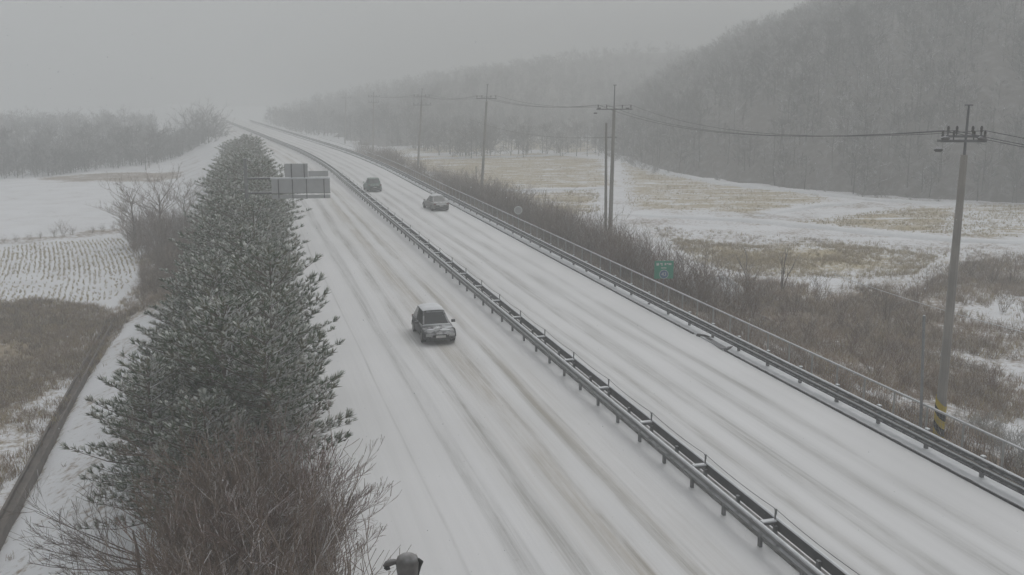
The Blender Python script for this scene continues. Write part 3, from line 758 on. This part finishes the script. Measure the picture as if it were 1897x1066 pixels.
for i in range(0, len(pu) - 2, 2):
    for j in range(6):
        f = j / 6; u = pu[i] + (pu[i + 2] - pu[i]) * f; pts.append(P(u, 14.44, 1.11 - .07 * 4 * f * (1 - f)))
b.tube(pts, .012, 4); b.build('cable', m_wire, med)

gr = thing('roadside_guardrail', 'snow-rimmed steel guardrail along the far right road edge', 'guardrail')
US3 = list(np.arange(14, 160, 2.9)) + list(np.arange(160, 430, 6))
W2 = [(a, z * .62) for a, z in W]
for z in (.64, .36):
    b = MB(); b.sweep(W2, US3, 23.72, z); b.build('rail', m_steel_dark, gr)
b = MB(); b.sweep([(-.05, 0), (.04, 0), (.03, .03), (-.03, .03)], US3, 23.69, .747); b.build('snow_rim', m_rail_snow, gr)
b = MB(); b.sweep([(-.045, 0), (.04, 0), (.03, .025), (-.03, .028)], US3, 23.67, .467); b.build('snow_rim', m_rail_snow, gr)
b = MB(); b.box((0, 0, .37), (.11, .13, .86)); b.box((0, 0, .815), (.12, .15, .035), mi=1); gpost = b.mesh('post', [m_metal_d, m_rail_snow])
for u in np.arange(15.2, 158, 2.88):
    o = link('post', gpost, gr); o.location = P(u, 23.80); o.rotation_euler = (0, 0, HEAD)
b = MB()
for u in np.arange(160, 420, 5.8): b.box(P(u, 23.8, .37), (.11, .13, .86), HEAD)
kind(b.build('far_posts', m_metal_d, gr), 'stuff')
# concrete footing lip behind the posts
# asphalt kerb with its flared drain mouth
ak = thing('asphalt_kerb', 'thin black asphalt kerb line in the snow with a flared drain mouth', 'kerb')
KP = [(-.045, -.08), (.03, -.08), (.02, .09), (-.035, .09)]
b = MB(); b.sweep(KP, [u for u in US if u > 47.2] , 23.22); b.build('kerb_run', m_asph, ak)
b = MB(); b.sweep(KP, list(np.arange(12, 44.2, 2)) + [44.3], 23.22); b.build('kerb_run', m_asph, ak)
b = MB()
for a, c in (((47.6, 23.24), (46.9, 23.72)), ((44.3, 23.24), (44.9, 23.9))):
    b.tube([P(a[0], a[1], .04), P((a[0] + c[0]) / 2, (a[1] + c[1]) / 2, .05), P(c[0], c[1], .02)], [.10, .11, .07], 6)
b.build('flare', m_asph, ak)
b = MB(); b.add([P(47.1, 23.4, .062), P(47.0, 23.60, .062), P(44.9, 23.55, .062), P(44.2, 23.22, .062), P(44.6, 23.12, .062)], [(4, 3, 2, 1, 0)]); b.build('drain_mouth', m_asph, ak)

# boundary fence behind the guardrail
fe = thing('boundary_fence', 'low wire mesh fence with a pale snowy top rail behind the guardrail', 'fence')
fz = lambda u: 0.0
FV = 24.85
US4 = list(np.arange(14, 150, 2)) + list(np.arange(150, 260, 6))
b = MB(); b.sweep([(-.035, -.03), (.035, -.03), (.04, .03), (0, .06), (-.04, .03)], US4, FV, 1.14); b.build('top_rail', m_wire_snow, fe)
b = MB(); b.tube([(0, 0, -.45), (0, 0, 1.14)], .042, 6); fpost = b.mesh('post', m_post_pale)
for u in np.arange(15, 150, 2.0):
    o = link('post', fpost, fe); o.location = P(u, FV); o.rotation_euler = (0, 0, HEAD)
b = MB()
for u in np.arange(15, 110, .16): b.tube([P(u, FV + .04, -.3), P(u, FV + .04, 1.12)], .0055, 3, 0, False)
for z in np.arange(-.2, 1.1, .16): b.tube([P(u, FV + .045, z) for u in US4], .0055, 3, 0, False)
kind(b.build('netting', m_metal, fe), 'stuff')

# ------------------------------------------------------------------ signs
def on_ray_v(px, py, v):
    """The point of the ground plan at cross-road distance v seen along a direction; gives position and height."""
    d = ray(px, py); s = v / (d.x * NX + d.y * NY); return Vector((d.x * s, d.y * s, CAM_H + d.z * s))
m_green = plain('sign_green', (.04, .34, .22), (.035, .30, .19), 2, .5, snow=.15)
m_white = plain('sign_white', (.62, .66, .64), (.52, .56, .54), 4, .6)
m_blue = plain('sign_blue', (.10, .20, .34), (.08, .17, .3), 4, .6)
c = on_ray_v(1230, 500, 26.2); g0 = float(ground_z(c.x, c.y)); t = thing('route_sign', 'square green route sign with pale lettering and number 43 behind the fence', 'sign', (c.x, c.y, g0), HEAD * .2)
H = c.z - g0; S = 1.24
b = MB(); b.tube([(0, .06, -.3), (0, .06, H + .3)], .045, 8); b.build('post', m_metal, t)
b = MB(); b.box((0, 0, H), (S, .04, S * .94)); bd = b.build('board', m_green, t)
def text(body, size, x, z, mat, parent, y=-.026):
    cu = bpy.data.curves.new('lettering', 'FONT'); cu.body = body; cu.size = size; cu.align_x = 'CENTER'; cu.align_y = 'CENTER'; cu.extrude = .003
    cu.materials.append(mat); o = link('lettering', cu, parent); o.location = (x, y, z); o.rotation_euler = (math.pi / 2, 0, 0)
    dg = bpy.context.evaluated_depsgraph_get(); me = bpy.data.meshes.new_from_object(o.evaluated_get(dg)); COL.objects.unlink(o)
    q = link('lettering', me, parent); q.location = (x, y, z); q.rotation_euler = (math.pi / 2, 0, 0)
    bpy.data.objects.remove(o); return q
b = MB(); b.tube([(0, -.021, H - .30), (0, -.034, H - .30)], .27, 20); pl_ = b.build('number_plate', m_blue, t); pl_.scale = (1, 1, 1)
b = MB(); b.tube([(0, -.021, H - .30), (0, -.030, H - .30)], .30, 20); b.build('number_rim', m_white, t)
text('43', .34, 0, H - .30, m_white, t, -.040)
b = MB()
for x0, z0, ww, hh in ((-.42, .36, .17, .16), (-.18, .40, .16, .08), (-.14, .30, .06, .10), (.08, .37, .10, .14), (.22, .40, .10, .06), (.38, .37, .18, .12), (-.02, .12, .34, .06)):
    b.box((x0, -.024, H + z0), (ww, .008, hh))
b.build('lettering', m_white, t)

c = on_ray_v(960, 390, 26.0); g0 = float(ground_z(c.x, c.y)); H = c.z - g0
t = thing('round_sign', 'small round grey sign with a pale rim in the bushes behind the fence', 'sign', (c.x, c.y, g0), 0)
b = MB(); b.tube([(0, .05, -.3), (0, .05, H)], .04, 8); b.build('post', m_metal, t)
b = MB(); b.tube([(0, -.01, H), (0, .03, H)], .36, 24); b.build('plate', m_panel, t)
b = MB(); n = 28
for i in range(n):
    a, a2 = 6.28319 * i / n, 6.28319 * (i + 1) / n
    b.tube([(.36 * math.cos(a), -.01, H + .36 * math.sin(a)), (.36 * math.cos(a2), -.01, H + .36 * math.sin(a2))], .055, 5)
b.build('rim', m_white, t)

# cantilever sign seen from behind, over the near carriageway
SU = 70.5
sg = thing('overhead_sign', 'grey back of a cantilever road sign sticking out of the pine row', 'road sign', P(SU, .4, -.3), HEAD * .35)
def face(px, py):
    """Height and offset on the sign's own plane for a direction."""
    o = P(SU, .4, 0); a = HEAD * .35; d = ray(px, py); nx, ny = -math.sin(a), math.cos(a)
    s = (o.x * nx + o.y * ny) / (d.x * nx + d.y * ny); q = Vector((d.x * s, d.y * s)); return (q.x - o.x) * math.cos(a) + (q.y - o.y) * math.sin(a), CAM_H + d.z * s + .3
xr, zt = face(611, 331); _, zb = face(611, 357); _, zb2 = face(611, 367); xl, _ = face(503, 335)
b = MB(); b.tube([(0, 0, -.3), (0, 0, zt + 1.4)], [.16, .12], 10); b.build('mast', m_metal, sg)
b = MB(); b.box(((xr + xl) / 2, -.12, (zt + zb) / 2), (xr - xl, .05, zt - zb)); b.build('panel', m_panel, sg)
b = MB(); b.box(((xr + xl) / 2, -.12, zb2 + .12), (xr - xl, .06, zb - zb2 - .12)); b.build('lower_panel', m_panel, sg)
xa, za = face(527, 305); xb2, _ = face(570, 305)
b = MB(); b.box(((xa + xb2) / 2, -.10, (za + zt) / 2 + .09), (xb2 - xa, .05, za - zt - .06)); b.build('upper_panel', m_panel, sg)
xc, zc = face(608, 318); b = MB(); b.box(((xb2 + xc) / 2 + .02, -.10, (zt + zc) / 2 + .1), (xc - xb2 - .02, .05, zc - zt - .1)); b.build('upper_panel', m_panel, sg)
for z in (zt + .04, zb + .02):
    b = MB(); b.tube([(0, .0, z), (xr, .0, z)], .07, 8); b.build('arm', m_metal_d, sg)
b = MB(); b.box(((xr + xl) / 2, -.14, zt + .045), (xr - xl + .1, .16, .09)); b.build('snow_cap', m_rail_snow, sg)
for f in (.12, .36, .60, .90):
    b = MB(); x = xl + (xr - xl) * f; b.box((x, -.17, (zt + zb2) / 2), (.06, .05, zt - zb2 - .02)); b.build('rib', m_metal_d, sg)
for f in (.3, .85):
    b = MB(); x = xa + (xb2 - xa) * f; b.box((x, -.15, (za + zt) / 2 + .06), (.06, .05, za - zt - .02)); b.build('rib', m_metal_d, sg)

# ------------------------------------------------------------------ utility poles and wires
def add_pole(base, top_px, r0, label, arms, stripes=False, group=None, depth_pull=0.0):
    d = ray(*top_px); s = base.y / d.y; top = Vector((d.x * s, base.y, CAM_H + d.z * s))
    t = thing('utility_pole', label, 'utility pole', base, 0, group); ax = top - base; L = ax.length
    b = MB(); b.tube([Vector((0, 0, -.5)), ax * .5, ax * .86], [r0, r0 * .8, r0 * .62], 10); b.build('pole', m_pole, t)
    b = MB(); b.tube([ax * .85, ax], [r0 * .28, r0 * .2], 6); b.box(ax, (.5 if r0 < .2 else .3, .06, .05)); b.build('top_rod', m_metal_d, t)
    tips = []
    for frac_px, x0, x1, kindy in arms:
        dd = ray(top_px[0], frac_px); f = ((CAM_H + dd.z * s) - base.z) / ax.z; c = ax * f
        e0 = ray(x0, frac_px).x * s - base.x; e1 = ray(x1, frac_px).x * s - base.x
        a0, a1 = Vector((e0, 0, c.z)), Vector((e1, 0, c.z))
        for yy in ((-.16, .16) if kindy == 2 else (-.14,)):
            b = MB(); b.box((a0 + a1) / 2 + Vector((0, yy, 0)), (abs(e1 - e0), .08, .09)); b.build('cross_arm', m_metal_d, t)
        for g in (.04, .28, .72, .96):
            q = a0.lerp(a1, g) + Vector((0, -.14, .045))
            b = MB(); b.tube([q, q + Vector((0, 0, .10)), q + Vector((0, 0, .14)), q + Vector((0, 0, .22)), q + Vector((0, 0, .25)), q + Vector((0, 0, .34))], [.025, .025, .06, .045, .06, .03], 8)
            b.build('insulator', m_porc, t); tips.append(base + q + Vector((0, 0, .34)))
        if kindy == 2:
            for g, dz in ((.0, -.32), (.06, .10), (.86, .10)):
                q = a0.lerp(a1, g) + Vector((-.12 if g == 0 else 0, -.3, dz))
                b = MB(); b.tube([q - Vector((.16, 0, 0)), q - Vector((.1, 0, 0)), q + Vector((.1, 0, 0)), q + Vector((.16, 0, 0))], [.03, .075, .075, .03], 8); b.build('insulator', m_porc, t)
    if stripes:
        n = 5; zlo, zhi = .15, 1.7
        for i in range(n):
            b = MB(); K = 12; vs = []
            for j in range(K + 1):
                a = 6.28319 * j / K; sk = .22 * math.sin(a - .8); z1 = zlo + (zhi - zlo) * i / n; z2 = zlo + (zhi - zlo) * (i + 1) / n
                for z in (z1, z2):
                    zz = z + sk; vs.append(ax * (zz / ax.z) + Vector((math.cos(a) * (r0 + .018), math.sin(a) * (r0 + .018), 0)))
            b.add(vs, [(2 * j, 2 * j + 2, 2 * j + 3, 2 * j + 1) for j in range(K)]); b.build('stripe', m_yellow if i % 2 == 0 else m_black, t)
    return t, tips
def pole_base(px, py, z): q = at(px, py, z); q.z = float(ground_z(q.x, q.y)); return q
def tall(z0): return z0
PB = [at(1737, 818, -.75), at(1129, 468, -1.3), at(891, 374, -1.3), at(773, 328, -1.3), at(691, 287, -1.5), at(639, 263, -1.5), at(590, 247, -1.5), at(558, 243, -1.5)]
PT = [(1795, 195), (1139, 158), (903, 157), (782, 165), (692, 172), (641, 174), (591, 179), (557, 187)]
LB = ['tall nearest concrete pole with yellow and black stripes round its foot', 'concrete pole with a wide cross-arm beside a thinner second pole', 'concrete pole with one cross-arm rising from the bushes beyond the thin sign',
      'concrete pole with two cross-arms at the near edge of the tan field', 'hazy pole with small cross-arms at the far corner of the tan field', 'faint pole in the mist, third from the far end of the row',
      'faint pole in the mist, second from the far end of the row', 'faintest pole in the mist at the far end of the row']
ARMS = [[(262, 1745, 1830, 2), (253, 1755, 1822, 1)], [(203, 1106, 1172, 2)], [(183, 882, 920, 1)], [(180, 766, 796, 1), (195, 765, 798, 1)], [(180, 682, 704, 1), (190, 682, 702, 1)], [(182, 633, 650, 1)], [(187, 584, 598, 1)], [(194, 551, 564, 1)]]
TIPS = []
for i in range(8):
    _, tp = add_pole(PB[i], PT[i], .20 if i == 0 else .21, LB[i], ARMS[i], i == 0, 'utility poles along the far side of the road'); TIPS.append(tp)
b2 = at(1122, 466, -1.3); d = ray(1123, 228); s = b2.y / d.y; top = Vector((d.x * s, b2.y, CAM_H + d.z * s))
t = thing('support_pole', 'thinner plain pole standing just left of the wide cross-arm pole', 'utility pole', b2); b = MB()
b.tube([(0, 0, -.5), top - b2], [.15, .10], 8); b.build('pole', m_pole, t)
dd = ray(1128, 255); zz = CAM_H + dd.z * s - b2.z; b = MB(); b.box((.35, 0, zz), (.9, .1, .12)); b.build('bracket', m_metal, t)
def wire(a, c, sag, label, rad=.016, mat=None, name='overhead_wire', grp='wires strung between the poles'):
    b = MB(); n = 14; b.tube([a.lerp(c, i / n) - Vector((0, 0, sag * 4 * (i / n) * (1 - i / n))) for i in range(n + 1)], rad, 4)
    return tag(b.build(name, mat or m_wire), label, 'wire', grp)
names = ['the striped pole and the wide cross-arm pole', 'the wide cross-arm pole and the next pole beyond', 'the two poles before the tan field', 'the two poles along the tan field']
for i in range(4):
    for j in range(3): wire(TIPS[i][(0, 1, 3)[j]], TIPS[i + 1][(0, 1, 3)[j]], (1.1, .7, .6, .5)[i], 'dark overhead wire sagging between ' + names[i], .014)
for j in (0, 1, 3):
    a = TIPS[0][j]; wire(a, a + Vector((11, -26, -1.6)), .5, 'dark overhead wire running from the striped pole out past the right edge', .014, None, 'overhead_wire', 'wires leaving the striped pole')
q = b2 + Vector((0, 0, zz)); wire(q, q + Vector((-14, 46, .2)), .8, 'lower dark cable leaving the thinner pole towards the distant hill', .014)
wire(at(1545, 508, 1.5), at(1905, 618, 1.5), .15, 'pale low cable crossing the weeds behind the striped pole', .022, m_wire_snow, 'low_cable', None)
# slim steel post beside the striped pole
c = at(1705, 826, -.5); d = ray(1712, 585); s = c.y / d.y; tp = Vector((d.x * s, c.y, CAM_H + d.z * s)); t = thing('steel_post', 'slim grey steel post between the fence and the striped pole', 'post', c)
b = MB(); b.tube([(0, 0, -.3), tp - c], [.06, .055], 8); b.build('shaft', m_metal, t); b = MB(); b.box((0, 0, -.02), (.3, .3, .08)); b.build('base_plate', m_metal_d, t)
# short dark stake in the bushes
c = at(882, 352, -.8); c.z = float(ground_z(c.x, c.y)); b = MB(); b.tube([(0, 0, -.3), (.02, 0, 4.2)], .07, 6); o = b.build('marker_stake', m_bark); o.location = c
tag(o, 'short dark stake in the bushes just left of the third pole', 'stake')

# ------------------------------------------------------------------ dark lamp at the bottom edge, on a pole below the camera
c = Vector(ray(755, 1048)) * 11.5 + Vector((0, 0, CAM_H)); t = thing('floodlight', 'dark grey floodlight housing with a small side arm at the bottom edge', 'floodlight', (c.x, c.y, -.05), .12); H = c.z + .05
b = MB(); b.tube([(0, 0, -.4), (0, .02, H - .3)], [.09, .06], 10); b.build('post', m_metal, t)
b = MB(); rings = []
for i, (z, rx, ry) in enumerate(((-.30, .085, .08), (-.20, .105, .10), (-.05, .128, .12), (.05, .135, .12), (.10, .118, .10), (.135, .07, .06), (.145, .02, .02))):
    rings.append([Vector((rx * math.copysign(abs(math.cos(a)) ** .8, math.cos(a)) , ry * math.copysign(abs(math.sin(a)) ** .8, math.sin(a)), H + z)) for a in [6.28319 * k_ / 16 for k_ in range(16)]])
b.add([q for r_ in rings for q in r_], [(i * 16 + k_, i * 16 + (k_ + 1) % 16, (i + 1) * 16 + (k_ + 1) % 16, (i + 1) * 16 + k_) for i in range(6) for k_ in range(16)] + [tuple(range(15, -1, -1)), tuple(96 + k_ for k_ in range(16))])
b.build('housing', m_lamp, t, True)
b = MB(); b.tube([(.09, -.02, H + .085), (.125, -.02, H + .07), (.155, -.02, H + .045), (.135, -.02, H + .0), (.12, -.03, H - .06), (.11, -.03, H - .12)], [.02, .026, .03, .026, .022, .018], 6); b.build('bracket', m_lampe, t, True)
b = MB(); b.tube([(-.10, 0, H + .05), (-.15, 0, H + .055), (-.19, 0, H + .05), (-.235, 0, H + .03), (-.27, 0, H + .005)], [.025, .035, .042, .04, .02], 8); b.build('side_arm', m_lamp, t, True)
b = MB(); b.tube([(-.262, -.03, H + .008), (-.235, -.045, H - .004), (-.20, -.045, H + .002)], [.018, .022, .016], 6); b.build('side_arm_tip', m_lampe, t, True)

# ------------------------------------------------------------------ cars
m_glass = plain('car_glass', (.03, .034, .036), None, 3, .12)
m_glass_f = plain('frosted_car_glass', (.12, .125, .125), (.2, .2, .2), 3, .4)
m_plate = plain('number_plate', (.62, .62, .60), None, 3, .5)
m_chrome = plain('chrome', (.45, .45, .45), None, 3, .3, .8)
m_headl = plain('headlight', (.42, .43, .43), (.3, .3, .3), 20, .2)
m_tail = plain('taillight', (.16, .03, .028), (.10, .03, .03), 20, .3)
m_rim = plain('wheel_rim', (.22, .22, .22), None, 8, .4, .5)
m_trim = plain('dark_trim', (.03, .03, .031), (.05, .05, .05), 8, .6, snow=.2, sscale=6)
def paint(name, c, snow): return plain(name, c, tuple(q * .85 for q in c), 2, .5, .0, snow=snow, sscale=3.2, lo=.55, hi=.9)

def car(label, loc, rz, pm, L, Wd, Hh, hatch, roof_snow, rear_glass, hood_snow):
    """Local +Y is the front. Body lofted along its length, cabin lofted above the belt line."""
    t = thing('car', label, 'car', loc, rz, 'cars on the snowy highway'); hw = Wd / 2; f = L / 2
    belt = Hh * .60; sill = .20
    st = [(-f, .78, .42, belt - .30), (-f + .06, .90, .30, belt - .12), (-f + .30, .965, .24, belt + (.0 if hatch else -.02)), (-f + .9, 1.0, sill, belt + .02), (-.2, 1.0, sill, belt), (f - 1.35, 1.0, sill, belt - .03),
          (f - .85, .985, sill, belt - .10), (f - .40, .95, .22, belt - .18), (f - .12, .86, .26, belt - .27), (f, .70, .36, belt - .38)]
    b = MB(); ring = 12; vs = []
    for y, ws, zb, zt in st:
        x = hw * ws; zm = zb + (zt - zb) * .55
        half = [(0, zt + .035), (x * .55, zt + .02), (x * .86, zt - .02), (x * .985, zt - .10), (x, zm), (x * .97, zb + .06), (x * .82, zb)]
        pts = half + [(-a, z) for a, z in half[::-1] if a > 0]
        vs += [Vector((a, y, z)) for a, z in pts]
    n = len(pts)
    fs = [(i * n + k_, i * n + (k_ + 1) % n, (i + 1) * n + (k_ + 1) % n, (i + 1) * n + k_) for i in range(len(st) - 1) for k_ in range(n)]
    fs += [tuple(range(n)), tuple((len(st) - 1) * n + k_ for k_ in range(n - 1, -1, -1))]
    b.add(vs, [q[::-1] for q in fs]); body = b.build('body', pm, t, True)
    # cabin: bottom outline and roof outline
    yb0, yb1 = (-f + .25, f - 1.15) if hatch else (-f + .62, f - 1.30)
    yr0, yr1 = (-f + .62, f - 2.0) if hatch else (-f + 1.35, f - 2.05)
    wb, wr = hw * .93, hw * .70; z0, z1 = belt - .02, Hh
    B = [Vector((-wb * .92, yb0, z0)), Vector((wb * .92, yb0, z0)), Vector((wb, (yb0 + yb1) / 2, z0)), Vector((wb * .90, yb1, z0 - .06)), Vector((-wb * .90, yb1, z0 - .06)), Vector((-wb, (yb0 + yb1) / 2, z0))]
    T_ = [Vector((-wr * .92, yr0, z1 - .06)), Vector((wr * .92, yr0, z1 - .06)), Vector((wr, (yr0 + yr1) / 2, z1 - .02)), Vector((wr * .90, yr1, z1 - .07)), Vector((-wr * .90, yr1, z1 - .07)), Vector((-wr, (yr0 + yr1) / 2, z1 - .02))]
    b = MB(); b.add(B + T_, [(i, (i + 1) % 6, 6 + (i + 1) % 6, 6 + i) for i in range(6)]); b.build('cabin', pm, t)
    b = MB(); c0 = Vector((0, (yr0 + yr1) / 2, z1 + .03)); b.add(T_ + [c0], [(i, (i + 1) % 6, 6) for i in range(6)]); b.build('roof', pm, t, True)
    def pane(name, q, mat, inset=.10, off=.012, top=.10, bot=.06):
        a, c_, d_, e = q; nrm = (c_ - a).cross(e - a).normalized()
        def mixq(s_, t_): return (a.lerp(c_, s_)).lerp(e.lerp(d_, s_), t_) + nrm * off
        b = MB(); pts = [mixq(inset, bot), mixq(1 - inset, bot), mixq(1 - inset, 1 - top), mixq(inset, 1 - top)]
        b.add(pts + [p_ - nrm * (off + .01) for p_ in pts], [(0, 1, 2, 3), (0, 4, 5, 1), (1, 5, 6, 2), (2, 6, 7, 3), (3, 7, 4, 0)]); return b.build(name, mat, t)
    pane('windscreen', (B[3], B[4], T_[4], T_[3]), m_glass, .06)
    pane('rear_window', (B[0], B[1], T_[1], T_[0]), rear_glass, .10, .012, .10, .14)
    for i, j in ((1, 2), (2, 3), (4, 5), (5, 0)): pane('side_window', (B[i], B[j], T_[j], T_[i]), m_glass, .07)
    if roof_snow:
        b = MB(); N_ = 12; vs = []
        for i in range(N_ + 1):
            for j in range(9):
                g, h_ = i / N_, j / 8; y = yr0 - .02 + (yr1 - yr0 + .04) * g; x = (h_ * 2 - 1) * wr * (.98 - .05 * abs(2 * g - 1))
                e_ = min(1, min(g, 1 - g, h_, 1 - h_) * 6); vs.append(Vector((x, y, z1 - .045 + .02 * math.sin(3.1416 * g) + e_ * .10 + (1 - (2 * h_ - 1) ** 2) * .03 + R.uniform(-.006, .006))))
        b.add(vs, [(i * 9 + j, i * 9 + j + 1, (i + 1) * 9 + j + 1, (i + 1) * 9 + j) for i in range(N_) for j in range(8)][::1]); b.m = b.m
        b.f = [q[::-1] for q in b.f]; b.build('roof_snow', m_rail_snow, t, True)
        b = MB()
        for k_ in range(hood_snow):
            x = R.uniform(-.7, .7) * hw; y = R.uniform(f - 1.15, f - .35); rr = R.uniform(.08, .2); zz_ = belt - .05 - (y - (f - 1.2)) * .14 + .015
            vs = [Vector((x + rr * R.uniform(.6, 1.3) * math.cos(a) * 1.5, y + rr * R.uniform(.5, 1) * math.sin(a) * .6, zz_ - rr * .1 * math.sin(a))) for a in [6.283 * q / 9 for q in range(9)]] + [Vector((x, y, zz_ + .03))]
            b.add(vs, [(q, (q + 1) % 9, 9) for q in range(9)])
        if hood_snow: b.build('bonnet_snow', m_rail_snow, t)
        b = MB(); b.tube([Vector((-wb * .85, yb1 + .05, belt - .035)), Vector((0, yb1 + .13, belt - .02)), Vector((wb * .85, yb1 + .05, belt - .035))], [.04, .055, .04], 6); b.build('scuttle_snow', m_rail_snow, t, True)
    for sx in (-1, 1):
        b = MB(); b.box((sx * hw * .66, f - .10, belt - .36), (.34, .14, .13), sx * -.35); b.build('headlight', m_headl, t)
        b = MB(); b.box((sx * hw * .78, -f + .06, belt - .16), (.24, .10, .17), sx * .3); b.build('taillight', m_tail, t)
        b = MB(); b.box((sx * (hw + .10), f - 1.55, belt + .03), (.20, .10, .14)); b.build('mirror', pm, t)
        for y in (f - .82, -f + .80):
            wl = link('wheel', None, t)
            b = MB(); x = sx * (hw - .10); b.tube([(x - .1, y, .315), (x + .1, y, .315)], .315, 18); b.build('tyre', m_black, wl)
            b = MB(); x2 = sx * (hw + .004); b.tube([(x2 - .01, y, .315), (x2 + .01, y, .315)], .205, 14); b.build('rim', m_rim, wl)
            b = MB()
            for k_ in range(9):
                a0, a1 = math.pi * k_ / 9, math.pi * (k_ + 1) / 9; xx = sx * (hw - .002)
                b.tube([(xx, y + .36 * math.cos(a0), .32 + .36 * math.sin(a0)), (xx, y + .36 * math.cos(a1), .32 + .36 * math.sin(a1))], .03, 4)
            b.build('wheel_arch', m_trim, t)
    b = MB(); b.box((0, f - .035, .36), (hw * 1.35, .12, .16)); b.box((0, f - .06, belt - .36), (hw * .75, .10, .11)); b.build('grille', m_trim, t)
    b = MB(); b.box((0, f + .03, .47), (.50, .02, .12)); b.build('front_plate', m_plate, t)
    b = MB(); b.box((0, -f + .0, .34), (hw * 1.5, .12, .22)); b.build('rear_bumper', m_trim, t)
    b = MB(); b.box((0, -f - .012, .60), (.42, .02, .14)); b.build('rear_plate', m_plate, t)
    for k_ in (-1, 1):
        a = Vector((k_ * .28 - .25, yb1 + .03, belt - .03)); b = MB(); b.tube([a, a + Vector((.5, -.05, .05))], .012, 4); b.build('wiper', m_black, t)
    return t
q = at(803, 622, 0)
car('dark grey hatchback with a snow-covered roof driving towards the camera', (q.x, q.y, -.02), HEAD + math.pi, paint('paint_grey', (.022, .023, .026), .34), 4.15, 1.76, 1.47, True, True, m_glass_f, 14)
q = at(690, 353, 0)
car('pale green car seen from behind, beside the median guardrail', (q.x, q.y, -.02), HEAD + .03, paint('paint_green', (.13, .20, .165), .2), 4.3, 1.86, 1.75, True, False, m_glass_f, 0)
q = at(807, 387, 0)
car('silver saloon with snow on its roof, seen from behind near the far edge', (q.x, q.y, -.02), HEAD + .10, paint('paint_silver', (.20, .195, .185), .45), 4.6, 1.90, 1.56, False, True, m_glass_f, 0)

# ------------------------------------------------------------------ snow in the air
V, T = [], []
for _ in range(9000):
    q = Vector((R.uniform(-35, 45), R.uniform(2, 75), R.uniform(.4, 22)))
    if (q - Vector((0, 0, CAM_H))).length < 14: continue
    r_ = R.uniform(.006, .013); n = len(V)
    V += [q + Vector(o_) * r_ for o_ in ((1, 0, 0), (-1, 0, 0), (0, 1, 0), (0, -1, 0), (0, 0, 1.2), (0, 0, -1.2))]
    T += [(n + a, n + b_, n + c) for a, b_, c in ((0, 2, 4), (2, 1, 4), (1, 3, 4), (3, 0, 4), (2, 0, 5), (1, 2, 5), (3, 1, 5), (0, 3, 5))]
kind(fast_mesh('falling_snow', np.array([tuple(v) for v in V]), np.array(T), m_rail_snow), 'stuff')

# ------------------------------------------------------------------ haze: the falling snow and mist in the air
b = MB(); b.box((0, 420, 41.6), (2600, 2200, 96.8)); hz = b.mesh('haze', [])
k = bpy.data.materials.new('snow_haze'); k.use_nodes = True; tr = k.node_tree; tr.nodes.remove(tr.nodes['Principled BSDF'])
pv = tr.nodes.new('ShaderNodeVolumePrincipled'); pv.inputs['Color'].default_value = (.885, .905, .905, 1); pv.inputs['Density'].default_value = HAZE_DENSITY; pv.inputs['Anisotropy'].default_value = 0.0
tr.links.new(pv.outputs[0], tr.nodes['Material Output'].inputs['Volume']); hz.materials.append(k)
o = link('haze', hz); kind(o, 'stuff')
